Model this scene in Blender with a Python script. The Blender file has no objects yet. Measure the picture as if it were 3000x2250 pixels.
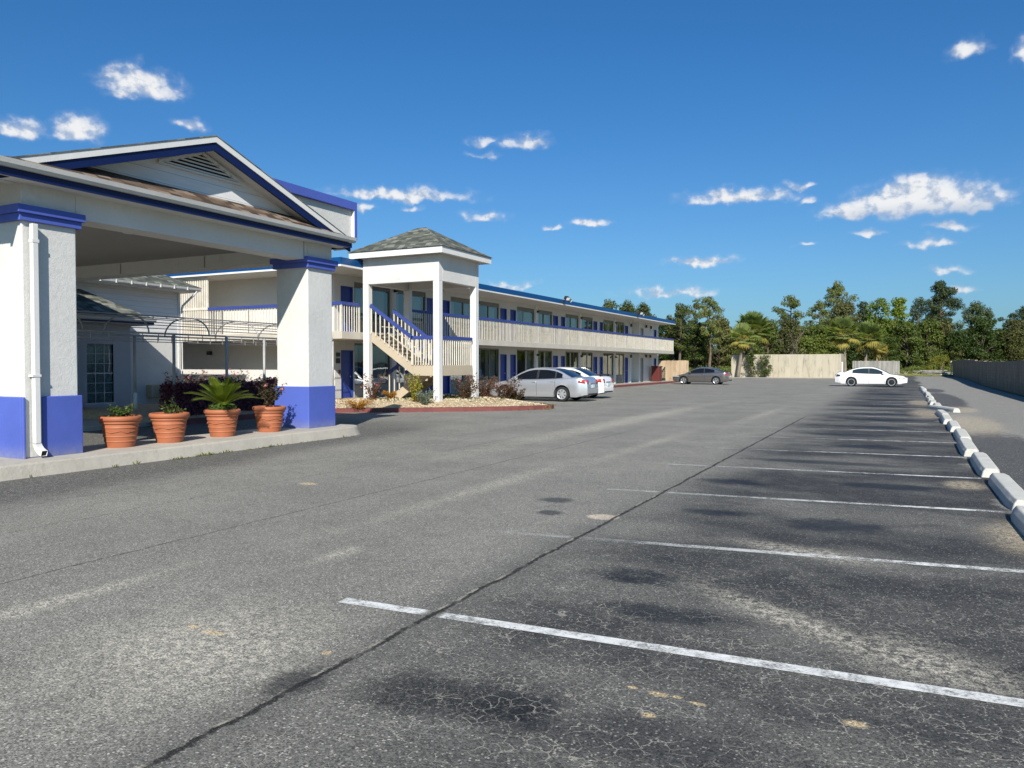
import bpy, math, random
import numpy as np
from mathutils import Vector, Matrix
rad = math.radians
sc = bpy.context.scene
C = sc.collection

# ------------------------------------------------------------------ mesh building
class MB:
    """Collects shapes in world (or local) coordinates and links them as one mesh object."""
    def __init__(s):
        s.v = []; s.f = []; s.m = []; s.cur = 0
    def add(s, vs, fs):
        o = len(s.v); s.v.extend(tuple(p) for p in vs)
        for f in fs:
            s.f.append(tuple(i + o for i in f)); s.m.append(s.cur)
        return s
    def box(s, x0, x1, y0, y1, z0, z1):
        return s.add([(x0,y0,z0),(x1,y0,z0),(x1,y1,z0),(x0,y1,z0),(x0,y0,z1),(x1,y0,z1),(x1,y1,z1),(x0,y1,z1)],
                     [(3,2,1,0),(4,5,6,7),(0,1,5,4),(1,2,6,5),(2,3,7,6),(3,0,4,7)])
    def obox(s, c, size, rz=0.0, rx=0.0, ry=0.0):
        M = Matrix.Rotation(rz,3,'Z') @ Matrix.Rotation(ry,3,'Y') @ Matrix.Rotation(rx,3,'X')
        a,b,d = size[0]/2, size[1]/2, size[2]/2
        vs = [M @ Vector(p) + Vector(c) for p in [(-a,-b,-d),(a,-b,-d),(a,b,-d),(-a,b,-d),(-a,-b,d),(a,-b,d),(a,b,d),(-a,b,d)]]
        return s.add(vs, [(3,2,1,0),(4,5,6,7),(0,1,5,4),(1,2,6,5),(2,3,7,6),(3,0,4,7)])
    def quad(s, *p):
        return s.add(p, [tuple(range(len(p)))])
    def prism(s, poly, d):
        """poly: planar points, extruded by vector d"""
        n = len(poly); d = Vector(d)
        vs = [Vector(p) for p in poly] + [Vector(p) + d for p in poly]
        fs = [tuple(range(n))[::-1], tuple(range(n, 2*n))] + [(i,(i+1)%n,n+(i+1)%n,n+i) for i in range(n)]
        return s.add(vs, fs)
    def beam(s, a, b, w, h, up=(0,0,1)):
        """box of width w and height h from a to b"""
        a = Vector(a); b = Vector(b); t = (b-a).normalized(); u = Vector(up)
        r = t.cross(u)
        if r.length < 1e-5: r = t.cross(Vector((1,0,0)))
        r.normalize(); u = r.cross(t).normalized()
        vs = [p + r*sx*w/2 + u*sy*h/2 for p in (a,b) for sx,sy in ((-1,-1),(1,-1),(1,1),(-1,1))]
        return s.add(vs, [(0,1,2,3),(7,6,5,4),(0,4,5,1),(1,5,6,2),(2,6,7,3),(3,7,4,0)])
    def tube(s, path, r, n=8, cap=True):
        path = [Vector(p) for p in path]; rs = r if isinstance(r,(list,tuple)) else [r]*len(path)
        vs = []; fs = []
        ref = Vector((0,0,1))
        for i,p in enumerate(path):
            t = (path[min(i+1,len(path)-1)] - path[max(i-1,0)]).normalized()
            x = t.cross(ref)
            if x.length < 1e-3: x = t.cross(Vector((0,1,0)))
            x.normalize(); y = x.cross(t)
            for k in range(n):
                a = 2*math.pi*k/n
                vs.append(p + (x*math.cos(a) + y*math.sin(a))*rs[i])
        for i in range(len(path)-1):
            for k in range(n):
                fs.append((i*n+k, i*n+(k+1)%n, (i+1)*n+(k+1)%n, (i+1)*n+k))
        if cap: fs += [tuple(range(n))[::-1], tuple(range((len(path)-1)*n, len(path)*n))]
        return s.add(vs, fs)
    def lathe(s, prof, n=24, c=(0,0,0), axis='Z', close=False):
        vs = []; fs = []; m = len(prof)
        for k in range(n):
            a = 2*math.pi*k/n; ca, sa = math.cos(a), math.sin(a)
            for r,z in prof:
                p = (r*ca, r*sa, z) if axis == 'Z' else (r*ca, z, r*sa)
                vs.append((p[0]+c[0], p[1]+c[1], p[2]+c[2]))
        for k in range(n):
            for i in range(m if close else m-1):
                j = (i+1) % m
                f = (k*m+i, ((k+1)%n)*m+i, ((k+1)%n)*m+j, k*m+j)
                fs.append(f if axis == 'Z' else f[::-1])
        return s.add(vs, fs)
    def grid(s, rows):
        """rows of equal length point lists -> quads"""
        n = len(rows[0]); vs = [p for r in rows for p in r]; fs = []
        for i in range(len(rows)-1):
            for k in range(n-1):
                fs.append((i*n+k, i*n+k+1, (i+1)*n+k+1, (i+1)*n+k))
        return s.add(vs, fs)
    def build(s, name, mats, parent=None, smooth=False, bevel=0, uv=True, world=True, auto=None):
        off = Vector((0,0,0))
        if parent is not None and world:
            r = parent
            while r.parent is not None: r = r.parent
            off = r.location.copy()
        me = bpy.data.meshes.new(name)
        me.from_pydata([(p[0]-off.x, p[1]-off.y, p[2]-off.z) for p in s.v], [], s.f)
        mats = mats if isinstance(mats,(list,tuple)) else [mats]
        for m in mats: me.materials.append(m)
        if len(mats) > 1: me.polygons.foreach_set('material_index', s.m)
        if smooth: me.polygons.foreach_set('use_smooth', [True]*len(me.polygons))
        if uv: auto_uv(me)
        me.update()
        o = bpy.data.objects.new(name, me); C.objects.link(o)
        if parent is not None: o.parent = parent
        if bevel:
            b = o.modifiers.new('Bevel','BEVEL'); b.width = bevel; b.segments = 2; b.limit_method = 'ANGLE'; b.angle_limit = rad(40)
        if auto is not None:
            try: me.set_sharp_from_angle(angle=rad(auto))
            except Exception: pass
        return o

def auto_uv(me):
    """metric coordinates on every face: u along the horizontal, v up the slope"""
    uvl = me.uv_layers.new(name='UVMap'); out = np.zeros((len(me.loops),2), dtype=np.float32)
    V = me.vertices
    for p in me.polygons:
        n = p.normal
        t = Vector((-n.y, n.x, 0))
        if t.length < 1e-4: t = Vector((1,0,0))
        t.normalize(); b = n.cross(t)
        for li in p.loop_indices:
            c = V[me.loops[li].vertex_index].co
            out[li] = (c.dot(t), c.dot(b))
    uvl.data.foreach_set('uv', out.ravel())

def tag(o, label=None, cat=None, group=None, kind=None):
    if label: o['label'] = label
    if cat: o['category'] = cat
    if group: o['group'] = group
    if kind: o['kind'] = kind
    return o
def thing(name, label, cat, loc=(0,0,0), rz=0, group=None):
    o = bpy.data.objects.new(name, None); C.objects.link(o)
    o.location = loc; o.rotation_euler = (0,0,rz); o.empty_display_size = .2
    return tag(o, label, cat, group)
def dup(root, loc, rz=0, label=None, group=None, scale=None):
    r = root.copy(); C.objects.link(r); r.location = loc; r.rotation_euler = (0,0,rz)
    if scale is not None: r.scale = scale if isinstance(scale,(tuple,list)) else (scale,)*3
    if label: r['label'] = label
    if group: r['group'] = group
    for ch in list(root.children):
        c = ch.copy(); C.objects.link(c); c.parent = r
        for g in list(ch.children):
            d = g.copy(); C.objects.link(d); d.parent = c
    return r
def sstep(a, b, x):
    t = min(1, max(0, (x-a)/(b-a))); return t*t*(3-2*t)
def gz(x, y):
    """height of the pavement: the back of the lot rises a little"""
    return .25*sstep(64, 86, y)

# ------------------------------------------------------------------ node helpers
class NT:
    def __init__(s, nt): s.t = nt; nt.nodes.clear()
    def n(s, typ, ins=None, **kw):
        nd = s.t.nodes.new(typ)
        for k,v in kw.items(): setattr(nd, k, v)
        for k,v in (ins or {}).items():
            sk = nd.inputs[k]
            if isinstance(v, bpy.types.NodeSocket): s.t.links.new(v, sk)
            elif v is not None: sk.default_value = v
        return nd
    def math(s, op, a, b=None, c=None, clamp=False):
        nd = s.n('ShaderNodeMath', {0:a}, operation=op, use_clamp=clamp)
        for i,v in ((1,b),(2,c)):
            if v is None: continue
            if isinstance(v, bpy.types.NodeSocket): s.t.links.new(v, nd.inputs[i])
            else: nd.inputs[i].default_value = v
        return nd.outputs[0]
    def mix(s, f, a, b, mode='MIX'):
        nd = s.n('ShaderNodeMix', data_type='RGBA', blend_type=mode)
        for i,v in ((0,f),(6,a),(7,b)):
            if isinstance(v, bpy.types.NodeSocket): s.t.links.new(v, nd.inputs[i])
            elif i == 0: nd.inputs[0].default_value = v
            else: nd.inputs[i].default_value = (v[0],v[1],v[2],1) if len(v) == 3 else v
        return nd.outputs[2]
    def noise(s, vec, scale, detail=2, rough=.5, dist=0, col=False):
        nd = s.n('ShaderNodeTexNoise', {'Vector':vec,'Scale':scale,'Detail':detail,'Roughness':rough,'Distortion':dist})
        return nd.outputs['Color' if col else 'Fac']
    def vor(s, vec, scale, feature='F1', rnd=1.0, out='Distance'):
        nd = s.n('ShaderNodeTexVoronoi', {'Vector':vec,'Scale':scale,'Randomness':rnd}, feature=feature)
        return nd.outputs[out]
    def mr(s, v, a, b, c=0.0, d=1.0, smooth=True):
        nd = s.n('ShaderNodeMapRange', {0:v,1:a,2:b,3:c,4:d}, interpolation_type='SMOOTHSTEP' if smooth else 'LINEAR')
        return nd.outputs[0]
    def xyz(s, v):
        nd = s.n('ShaderNodeSeparateXYZ', {0:v}); return nd.outputs
    def comb(s, x, y, z=0.0):
        return s.n('ShaderNodeCombineXYZ', {0:x,1:y,2:z}).outputs[0]
    def vadd(s, a, b):
        return s.n('ShaderNodeVectorMath', {0:a,1:b}, operation='ADD').outputs[0]
    def vscale(s, a, k):
        return s.n('ShaderNodeVectorMath', {0:a,'Scale':k}, operation='SCALE').outputs[0]
    def vmul(s, a, b):
        return s.n('ShaderNodeVectorMath', {0:a,1:b}, operation='MULTIPLY').outputs[0]
    def pos(s): return s.n('ShaderNodeNewGeometry').outputs['Position']
    def obj(s): return s.n('ShaderNodeTexCoord').outputs['Object']
    def uv(s): return s.n('ShaderNodeTexCoord').outputs['UV']
    def rnd(s): return s.n('ShaderNodeObjectInfo').outputs['Random']
    def bump(s, h, strength=.3, dist=.02):
        return s.n('ShaderNodeBump', {'Height':h,'Strength':strength,'Distance':dist}).outputs[0]
    def out(s, col, rough=.6, normal=None, metal=0.0, spec=.5, coat=0.0, **ex):
        ins = {'Base Color':(*col,1) if isinstance(col,(tuple,list)) and len(col)==3 else col,'Roughness':rough,'Metallic':metal,'Specular IOR Level':spec,'Coat Weight':coat}
        if normal is not None: ins['Normal'] = normal
        ins.update(ex)
        b = s.n('ShaderNodeBsdfPrincipled', ins)
        s.n('ShaderNodeOutputMaterial', {0:b.outputs[0]})
        return b
def newmat(name):
    m = bpy.data.materials.new(name); m.use_nodes = True
    return m, NT(m.node_tree)

def paint(name, col, rough=.5, var=.10, scale=1.5, bump=0.0, bscale=60, grime=0.0, spec=.4, metal=0.0, coat=0.0, streak=0.0):
    """weathered paint: large soft tone changes, fine speckle, optional stucco grain and rain streaks"""
    m, t = newmat(name); p = t.pos()
    n1 = t.noise(p, scale, 4, .6); n2 = t.noise(p, scale*14, 3, .6)
    f = t.math('ADD', t.math('MULTIPLY', n1, .65), t.math('MULTIPLY', n2, .35))
    f = t.mr(f, .3, .7, 1-var, 1+var*.6)
    c = t.mix(1.0, (*col,1), t.comb(f,f,f), 'MULTIPLY')
    if grime:
        g = t.mr(t.noise(p, 2.2, 5, .7), .56, .75, 0, grime)
        c = t.mix(g, c, (col[0]*.55, col[1]*.5, col[2]*.42))
    if streak:
        x = t.xyz(p)
        sp = t.comb(t.math('MULTIPLY', x[0], 7), t.math('MULTIPLY', x[1], 7), t.math('MULTIPLY', x[2], .5))
        g = t.mr(t.noise(sp, 1.0, 4, .65), .55, .8, 0, streak)
        c = t.mix(g, c, (col[0]*.5, col[1]*.47, col[2]*.40))
    nm = None
    if bump:
        h = t.math('ADD', t.noise(p, bscale, 4, .65), t.math('MULTIPLY', t.noise(p, bscale*.22, 2, .5), .8))
        nm = t.bump(h, bump, .015)
    r = t.mr(n2, .3, .7, rough-.06, rough+.08)
    t.out(c, r, nm, metal, spec, coat)
    return m

def shingle(name, c1, c2, c3):
    m, t = newmat(name); u = t.uv()
    x = t.xyz(u)
    row = t.math('FLOOR', t.math('DIVIDE', x[1], .14))
    off = t.math('MULTIPLY', t.n('ShaderNodeTexWhiteNoise', {'W':row}, noise_dimensions='1D').outputs[0], 3.0)
    col = t.math('FLOOR', t.math('DIVIDE', t.math('ADD', x[0], off), .23))
    wn = t.n('ShaderNodeTexWhiteNoise', {'Vector':t.comb(col,row)}, noise_dimensions='2D').outputs[0]
    c = t.mix(t.mr(wn,.1,.9), c1, c2)
    c = t.mix(t.mr(wn,.72,.95,0,.8), c, c3)
    fr = t.math('FRACT', t.math('DIVIDE', x[1], .14))
    edge = t.mr(fr, 0, .16, .55, 1)
    c = t.mix(1.0, c, t.comb(edge,edge,edge), 'MULTIPLY')
    n = t.noise(t.pos(), 90, 3, .7); k = t.mr(n,.25,.75,.75,1.2)
    c = t.mix(1.0, c, t.comb(k,k,k), 'MULTIPLY')
    t.out(c, .9, t.bump(t.math('ADD', t.math('MULTIPLY',fr,-1.0), t.math('MULTIPLY',n,.4)), .5, .012), spec=.2)
    return m

def siding(name, col, lap=.2, grime=.3):
    m, t = newmat(name); p = t.pos(); z = t.xyz(p)[2]
    fr = t.math('FRACT', t.math('DIVIDE', z, lap))
    line = t.mr(fr, .0, .06, .42, 1)
    n = t.noise(t.vmul(p,(.6,.6,5)), 3, 4, .6); k = t.math('MULTIPLY', line, t.mr(n,.3,.7,.93,1.03))
    c = t.mix(1.0, (*col,1), t.comb(k,k,k), 'MULTIPLY')
    g = t.mr(t.noise(p, 1.3, 5, .7), .55, .8, 0, grime)
    c = t.mix(g, c, (col[0]*.6,col[1]*.56,col[2]*.5))
    t.out(c, .5, t.bump(fr, .6, -.012), spec=.35)
    return m

def plank(name, c1, c2, w=.14, var=.5):
    m, t = newmat(name); u = t.uv(); x = t.xyz(u)
    k = t.math('FLOOR', t.math('DIVIDE', x[0], w))
    wn = t.n('ShaderNodeTexWhiteNoise', {'W':k}, noise_dimensions='1D').outputs[0]
    gr = t.noise(t.comb(t.math('MULTIPLY',x[0],30), t.math('MULTIPLY',x[1],1.2), wn), 1.5, 4, .65)
    c = t.mix(t.math('ADD', t.math('MULTIPLY',wn,var), t.math('MULTIPLY',gr,1-var)), c1, c2)
    st = t.mr(t.noise(t.comb(t.math('MULTIPLY',x[0],2.2), t.math('MULTIPLY',x[1],.5), 3.0), 1.6, 5, .7), .46, .74, 1.05, .64)
    c = t.mix(1.0, c, t.comb(st,st,st), 'MULTIPLY')
    fr = t.math('FRACT', t.math('DIVIDE', x[0], w)); gap = t.mr(fr, 0, .07, .25 if w < .3 else .80, 1)
    c = t.mix(1.0, c, t.comb(gap,gap,gap), 'MULTIPLY')
    t.out(c, .85, t.bump(t.math('ADD', gap, t.math('MULTIPLY',gr,.3)), .5, .01), spec=.2)
    return m

def blockwall(name, col):
    m, t = newmat(name); u = t.uv()
    br = t.n('ShaderNodeTexBrick', {'Vector':u,'Color1':(*[c*1.05 for c in col],1),'Color2':(*[c*.86 for c in col],1),'Mortar':(*[c*.72 for c in col],1),
             'Scale':1.0,'Mortar Size':.008,'Mortar Smooth':.3,'Brick Width':.4,'Row Height':.2})
    p = t.pos(); x = t.xyz(p)
    st = t.mr(t.noise(t.comb(t.math('MULTIPLY',x[0],1.5), t.math('MULTIPLY',x[1],1.5), t.math('MULTIPLY',x[2],.35)), 1.3, 5, .7), .35, .72, 1.05, .62)
    c = t.mix(1.0, br.outputs[0], t.comb(st,st,t.math('MULTIPLY',st,.97)), 'MULTIPLY')
    n = t.noise(p, 40, 3, .7)
    t.out(c, .9, t.bump(t.math('ADD', t.math('MULTIPLY',br.outputs[1],-1.0), t.math('MULTIPLY',n,.5)), .5, .01), spec=.2)
    return m

def leaf(name, c1, c2, trans=.35, rough=.55, nscale=.6, rv=.5):
    """foliage: tone varies in clumps, from leaf to leaf and from plant to plant"""
    m, t = newmat(name); p = t.pos()
    n1 = t.noise(p, nscale, 3, .6); n2 = t.noise(p, nscale*16, 2, .6)
    f = t.math('ADD', t.math('MULTIPLY', n1, .5), t.math('MULTIPLY', n2, .5))
    f = t.math('ADD', f, t.math('MULTIPLY', t.math('SUBTRACT', t.rnd(), .5), rv))
    c = t.mix(t.mr(f,.25,.75,smooth=False), c1, c2)
    d = t.n('ShaderNodeBsdfPrincipled', {'Base Color':c,'Roughness':rough,'Specular IOR Level':.3})
    tr = t.n('ShaderNodeBsdfTranslucent', {'Color':t.mix(1.0, c, (1.25,1.25,.6,1), 'MULTIPLY')})
    mx = t.n('ShaderNodeMixShader', {0:trans,1:d.outputs[0],2:tr.outputs[0]})
    t.n('ShaderNodeOutputMaterial', {0:mx.outputs[0]})
    return m

def glass(name, tint=(.35,.42,.42), refl=.12, gloss=(.9,.95,1), rough=.02):
    """window pane: looks through to what is behind and mirrors the sky"""
    m, t = newmat(name)
    fr = t.n('ShaderNodeFresnel', {'IOR':1.5}).outputs[0]
    f = t.math('ADD', fr, refl, clamp=True)
    n = t.bump(t.noise(t.pos(), 1.2, 2, .5), .06, .05)
    tr = t.n('ShaderNodeBsdfTransparent', {'Color':(*tint,1)})
    gl = t.n('ShaderNodeBsdfGlossy', {'Color':(*gloss,1),'Roughness':rough,'Normal':n})
    mx = t.n('ShaderNodeMixShader', {0:f,1:tr.outputs[0],2:gl.outputs[0]})
    t.n('ShaderNodeOutputMaterial', {0:mx.outputs[0]})
    return m

def simple(name, col, rough=.5, metal=0.0, spec=.5, coat=0.0, v=.07):
    m, t = newmat(name); p = t.obj()
    k = t.mr(t.noise(p, 6, 3, .6), .3, .7, 1-v, 1+v*.7)
    c = t.mix(1.0, (*col,1), t.comb(k,k,k), 'MULTIPLY')
    t.out(c, rough, None, metal, spec, coat, **{'Coat Roughness':.06})
    return m

M = {}
M['stucco'] = paint('white stucco', (0.600,0.590,0.555), .75, .09, .9, .38, 55, .22, streak=.16)
M['white'] = paint('white painted trim', (0.660,0.650,0.620), .5, .06, 1.5, .08, 30, .14)
def base_paint(name, col):
    m, t = newmat(name); p = t.pos(); X, Y, Z = t.xyz(p)
    n1 = t.noise(p, 1.1, 4, .6); n2 = t.noise(p, 9, 5, .7); n3 = t.noise(p, 55, 4, .65)
    f = t.mr(n1, .3, .7, .90, 1.05)
    c = t.mix(1.0, (*col,1), t.comb(f,f,f), 'MULTIPLY')
    d = t.math('MULTIPLY', t.mr(t.math('ADD', Z, t.math('MULTIPLY', n2, .35)), .62, .30), t.mr(n2, .38, .62, .25, .75))
    c = t.mix(d, c, (.26,.25,.24))
    sc2 = t.mr(t.noise(t.vmul(p,(1,1,.35)), 26, 4, .75), .66, .74, 0, .4)
    c = t.mix(sc2, c, (.25,.28,.42))
    t.out(c, t.mr(n2,.3,.7,.45,.65), t.bump(t.math('ADD', n3, t.math('MULTIPLY', n2, .6)), .22, .015), spec=.4)
    return m
M['siding'] = siding('white lap siding', (0.720,0.715,0.700), .21, .3)
M['siding2'] = siding('white narrow lap siding', (0.660,0.655,0.645), .17, .12)
M['purple'] = paint('periwinkle blue paint', (0.070,0.108,0.400), .5, .08, 1.2, .12, 50, .22)
M['basepaint'] = base_paint('scuffed periwinkle paint', (.074,.114,.42))
M['railblue'] = paint('blue rail paint', (0.038,0.060,0.230), .5, .10, 2, .05, 40, .1)
M['navy'] = paint('dark blue trim paint', (0.002,0.010,0.065), .5, .08, 1.5)
M['doorblue'] = paint('blue door paint', (0.028,0.052,0.250), .42, .08, 2)
M['fascia'] = paint('blue metal fascia', (0.002,0.048,0.152), .4, .08, .6, 0, 50, .1)
M['cream'] = paint('cream wall paint', (0.580,0.565,0.530), .7, .06, .7, .25, 45, .14, streak=.12)
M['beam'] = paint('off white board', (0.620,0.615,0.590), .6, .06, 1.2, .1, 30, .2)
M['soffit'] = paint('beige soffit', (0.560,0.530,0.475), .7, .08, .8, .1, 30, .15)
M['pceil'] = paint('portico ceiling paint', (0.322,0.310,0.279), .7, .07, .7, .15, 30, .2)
M['slab'] = paint('tan painted concrete', (0.500,0.460,0.385), .75, .10, 1.2, .2, 40, .25, streak=.25)
M['baluster'] = paint('cream baluster paint', (0.650,0.600,0.500), .6, .16, 3.5, .1, 40, .3)
M['stair'] = paint('tan stair paint', (0.470,0.395,0.286), .6, .08, 1.5, .1, 40, .2)
M['tan'] = M['stair']
M['shingle_g'] = shingle('grey green shingles', (.062,.067,.055), (.145,.150,.122), (.235,.235,.195))
M['shingle_b'] = shingle('brown shingles', (.060,.040,.028), (.15,.105,.075), (.26,.20,.15))
M['dark'] = simple('dark void', (.012,.012,.013), .8)
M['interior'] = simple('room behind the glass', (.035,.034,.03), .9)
M['frame'] = paint('bronze window frame', (0.170,0.160,0.140), .45, .1, 3)
M['mullion'] = paint('white window frame', (0.496,0.496,0.480), .45, .05, 3)
M['panel'] = paint('grey window panel', (.30,.29,.26), .5, .1, 3)
M['pane'] = glass('motel window pane', (.72,.76,.72), .15, (.92,.94,.92))
M['pane_dark'] = glass('shaded window pane', (.7,.76,.76), .02)
M['metal'] = paint('galvanised steel', (.36,.35,.335), .5, .16, 4, 0, 40, .2, metal=.15)
M['darkmetal'] = paint('dark metal', (.05,.05,.055), .4, .1, 4, metal=.5)
M['concrete'] = paint('worn concrete', (0.344,0.320,0.272), .85, .16, 1.3, .5, 35, .35)
M['kerb'] = paint('concrete kerb', (0.414,0.378,0.317), .85, .14, 1.6, .5, 35, .3, streak=.25)
M['redkerb'] = paint('faded red kerb paint', (0.170,0.050,0.044), .75, .22, 3, .3, 40, .5)
M['stop'] = paint('worn white concrete', (0.540,0.525,0.465), .8, .13, 4, .7, 40, .42)
M['terracotta'] = paint('terracotta', (0.36,0.118,0.052), .6, .10, 4, .12, 60, .15)
M['soil'] = paint('potting soil', (.055,.035,.022), .95, .3, 12, .8, 40)
M['bark'] = paint('pine bark', (.14,.10,.075), .9, .3, 3, .9, 14)
M['palmbark'] = paint('palm trunk', (.22,.18,.135), .9, .3, 4, .9, 10)
M['greybark'] = paint('bare grey wood', (.30,.25,.20), .9, .25, 3, .5, 14)
M['redtwig'] = paint('reddish stems', (.12,.05,.035), .8, .3, 9)
M['planks'] = plank('new fence boards', (.34,.24,.15), (.52,.40,.27), .14)
M['planks_g'] = plank('weathered fence boards', (0.170,0.165,0.150), (.40,.38,.34), .15)
M['plywood'] = plank('stained enclosure boards', (.34,.30,.225), (.47,.42,.32), .61, .25)
M['block'] = blockwall('weathered block wall', (.27,.228,.17))
M['redplastic'] = simple('red plastic', (0.100,0.018,0.015), .45)
M['blacktrim'] = simple('black trim', (.015,.015,.016), .45)
M['rubber'] = simple('tyre rubber', (.022,.022,.023), .85, spec=.2)
M['chrome'] = simple('alloy wheel', (.62,.63,.65), .28, .85)
M['silverwheel'] = simple('silver wheel cover', (.55,.56,.58), .35, .6)
M['carglass'] = simple('tinted car glass', (.006,.008,.012), .04, 0, .4)
M['carglass2'] = simple('clear car glass', (.02,.032,.04), .04, 0, .4)
M['silver'] = simple('silver car paint', (0.60,0.615,0.64), .30, .70, .5, .9, .015)
M['carwhite'] = simple('white car paint', (.74,.74,.73), .28, 0, .5, .9, .015)
M['cargray'] = simple('pewter grey car paint', (0.20,0.187,0.178), .26, .75, .5, .9, .015)
M['redlens'] = simple('red lamp lens', (.42,.03,.02), .15, 0, .6, .6)
M['clearlens'] = simple('clear lamp lens', (.55,.56,.57), .12, .3, .6, .6)
M['darklens'] = simple('smoked lamp lens', (.05,.03,.03), .12, 0, .6, .6)
M['plate'] = simple('licence plate', (.55,.58,.56), .5)
M['lampwhite'] = simple('lamp glass', (.7,.7,.66), .4)
M['signblack'] = simple('black sign face', (.02,.02,.022), .5)
M['curtain'] = paint('pale curtain', (0.600,0.590,0.530), .9, .10, 2.5)
M['greywall'] = paint('pale grey wall paint', (.36,.375,.40), .6, .06, 1.2, .2, 45, .1)
M['gutter'] = paint('dull white gutter', (.50,.49,.46), .5, .08, 1.2, .1, 30, .3)
M['lace'] = paint('lace curtain', (0.400,0.440,0.430), .9, .5, 22)
# ------------------------------------------------------------------ ground surfaces
def asphalt():
    m, t = newmat('old cracked asphalt'); p = t.pos(); X, Y, Z = t.xyz(p)
    P2 = t.comb(X, Y, 0.0)
    wl = t.noise(P2, .55, 5, .6); wm = t.noise(P2, 3.2, 4, .65); wf = t.noise(P2, 17, 3, .65); wg = t.noise(P2, 75, 3, .75)
    warp = t.math('ADD', t.math('MULTIPLY', t.math('SUBTRACT', wm, .5), 1.1), t.math('MULTIPLY', t.math('SUBTRACT', wf, .5), .55))
    def ell(cx, cy, rx, ry, lo=1.15, hi=.45, k=1.0, rot=0.0):
        v = t.vadd(P2, (-cx,-cy,0.0))
        if rot: v = t.n('ShaderNodeVectorRotate', {'Vector':v,'Angle':-rot}, rotation_type='Z_AXIS').outputs[0]
        v = t.vmul(v, (1/rx,1/ry,0.0))
        d = t.n('ShaderNodeVectorMath', {0:v}, operation='LENGTH').outputs['Value']
        return t.mr(t.math('ADD', d, t.math('MULTIPLY', warp, k)), lo, hi)
    def mx(a, b): return t.math('MAXIMUM', a, b)
    def allm(l):
        r = l[0]
        for q in l[1:]: r = mx(r, q)
        return r
    # ground tone: aged grey lane on the left, darker sealed stalls on the right
    xs = t.math('ADD', X, t.math('MULTIPLY', t.math('SUBTRACT', wl, .5), 2.2))
    zr = t.math('MULTIPLY', t.mr(xs, -3.3, -1.6), t.mr(xs, 1.35, 1.1))
    dark = t.math('MULTIPLY', zr, t.mr(t.noise(t.vmul(P2,(.55,1.0,1.0)), .62, 4, .6), .30, .60, .42, 1.0))
    base = t.mix(t.mr(wl, .3, .7), (.176,.168,.144), (.228,.217,.184))
    base = t.mix(dark, base, (.036,.036,.036))
    base = t.mix(t.math('MULTIPLY', t.mr(wm, .45, .75), .35), base, (.125,.121,.108))
    # the drive beyond the wheel stops
    road = t.mr(t.math('ADD', X, t.math('MULTIPLY', warp, .4)), 1.25, 1.6)
    base = t.mix(road, base, t.mix(wl, (.195,.187,.165), (.25,.238,.208)))
    # seal-coat patches along the stops, and dark wash along the portico kerb
    patch = allm([ell(1.85,14,.75,7.5,1.1,.95,1.1), ell(1.75,41,.7,9,1.1,.95,1.1), ell(1.7,55,.6,4,1.1,.95,1.1)])
    base = t.mix(t.math('MULTIPLY', patch, .85), base, (.050,.050,.052))
    kb = t.math('MULTIPLY', t.mr(t.math('ADD', X, t.math('MULTIPLY', warp, 1.3)), t.math('MULTIPLY_ADD', Y, -.16, -7.6), t.math('MULTIPLY_ADD', Y, -.13, -9.0)), t.mr(Y, 20, 15))
    base = t.mix(t.math('MULTIPLY', kb, t.mr(wf, .3, .6, .35, .85)), base, (.062,.061,.056))
    # oil and tyre stains
    st = allm([ell(-1.72,3.22,.38,.32,k=.9), ell(-2.05,3.15,.42,.28,k=.9), ell(-2.70,2.98,.16,.24,k=1.2), ell(-1.8,5.62,.44,.26,k=1.1), ell(-1.35,4.85,.5,.22,k=.9),
               ell(-3.65,8.4,.25,.2), ell(-3.4,7.65,.16,.16), ell(-2.05,10.8,.55,.28), ell(-.2,11.3,.8,.30), ell(-1.8,8.45,.4,.22), ell(-1.1,13.6,1.5,.30,k=.6), ell(-.6,8.3,.6,.4),
               ell(-.6,16.6,.9,.5), ell(-1.0,19.2,1.0,.5), ell(-.7,21.9,1.0,.6), ell(-.6,24.8,1.1,.6), ell(-.8,27.6,1.2,.7), ell(-.7,33,1.2,.9), ell(-.8,38.6,1.2,1.1), ell(-.7,47,1.2,2.2)])
    core = allm([ell(-1.62,3.2,.20,.17,k=.5), ell(-1.85,5.5,.2,.12,k=.5)])
    # pale dust and sand
    dust = allm([ell(-.55,5.05,1.0,.16,1.6,.2,1.0,-.62), ell(-.75,7.02,.65,.20,1.5,.2,1.0,-.25), ell(.1,4.7,.5,.3,1.5,.2,1.1,-.6), ell(-3.5,3.1,.8,.9,1.4,.1,.9),
                 ell(-4.25,5.15,.12,.3,1.4,.2,1.2), ell(-5.1,3.2,.12,1.1,1.5,.2,1.2), ell(-4.85,9.0,.22,3.2,1.35,-.4,1.3), ell(-4.55,15.5,.24,4.0,1.35,-.5,1.3), ell(-4.0,26,.30,6,1.35,-.5,1.1), ell(-7.0,22,.5,9,1.6,.0,1.2)])
    sand = allm([ell(1.15,8.5,.5,1.0,1.2,.4,.7), ell(.75,11.9,.28,.5), ell(1.75,24.5,.75,4.6,1.1,.5,1.3), ell(.75,29,.6,3,1.2,.4,.8), ell(.7,37,.6,3), ell(1.9,32,.6,2.5), ell(4.8,28,.8,1.6), ell(5.2,16,.6,3), ell(3.2,9.5,.9,1.2)])
    dsp = t.mr(t.math('ADD', wg, t.math('MULTIPLY', wf, .6)), .66, .90, .10, 1)
    base = t.mix(t.math('MULTIPLY', t.math('MULTIPLY', t.math('MULTIPLY', dust, t.mr(wf, .34, .62, .15, 1)), dsp), .92), base, (.46,.42,.335))
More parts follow.
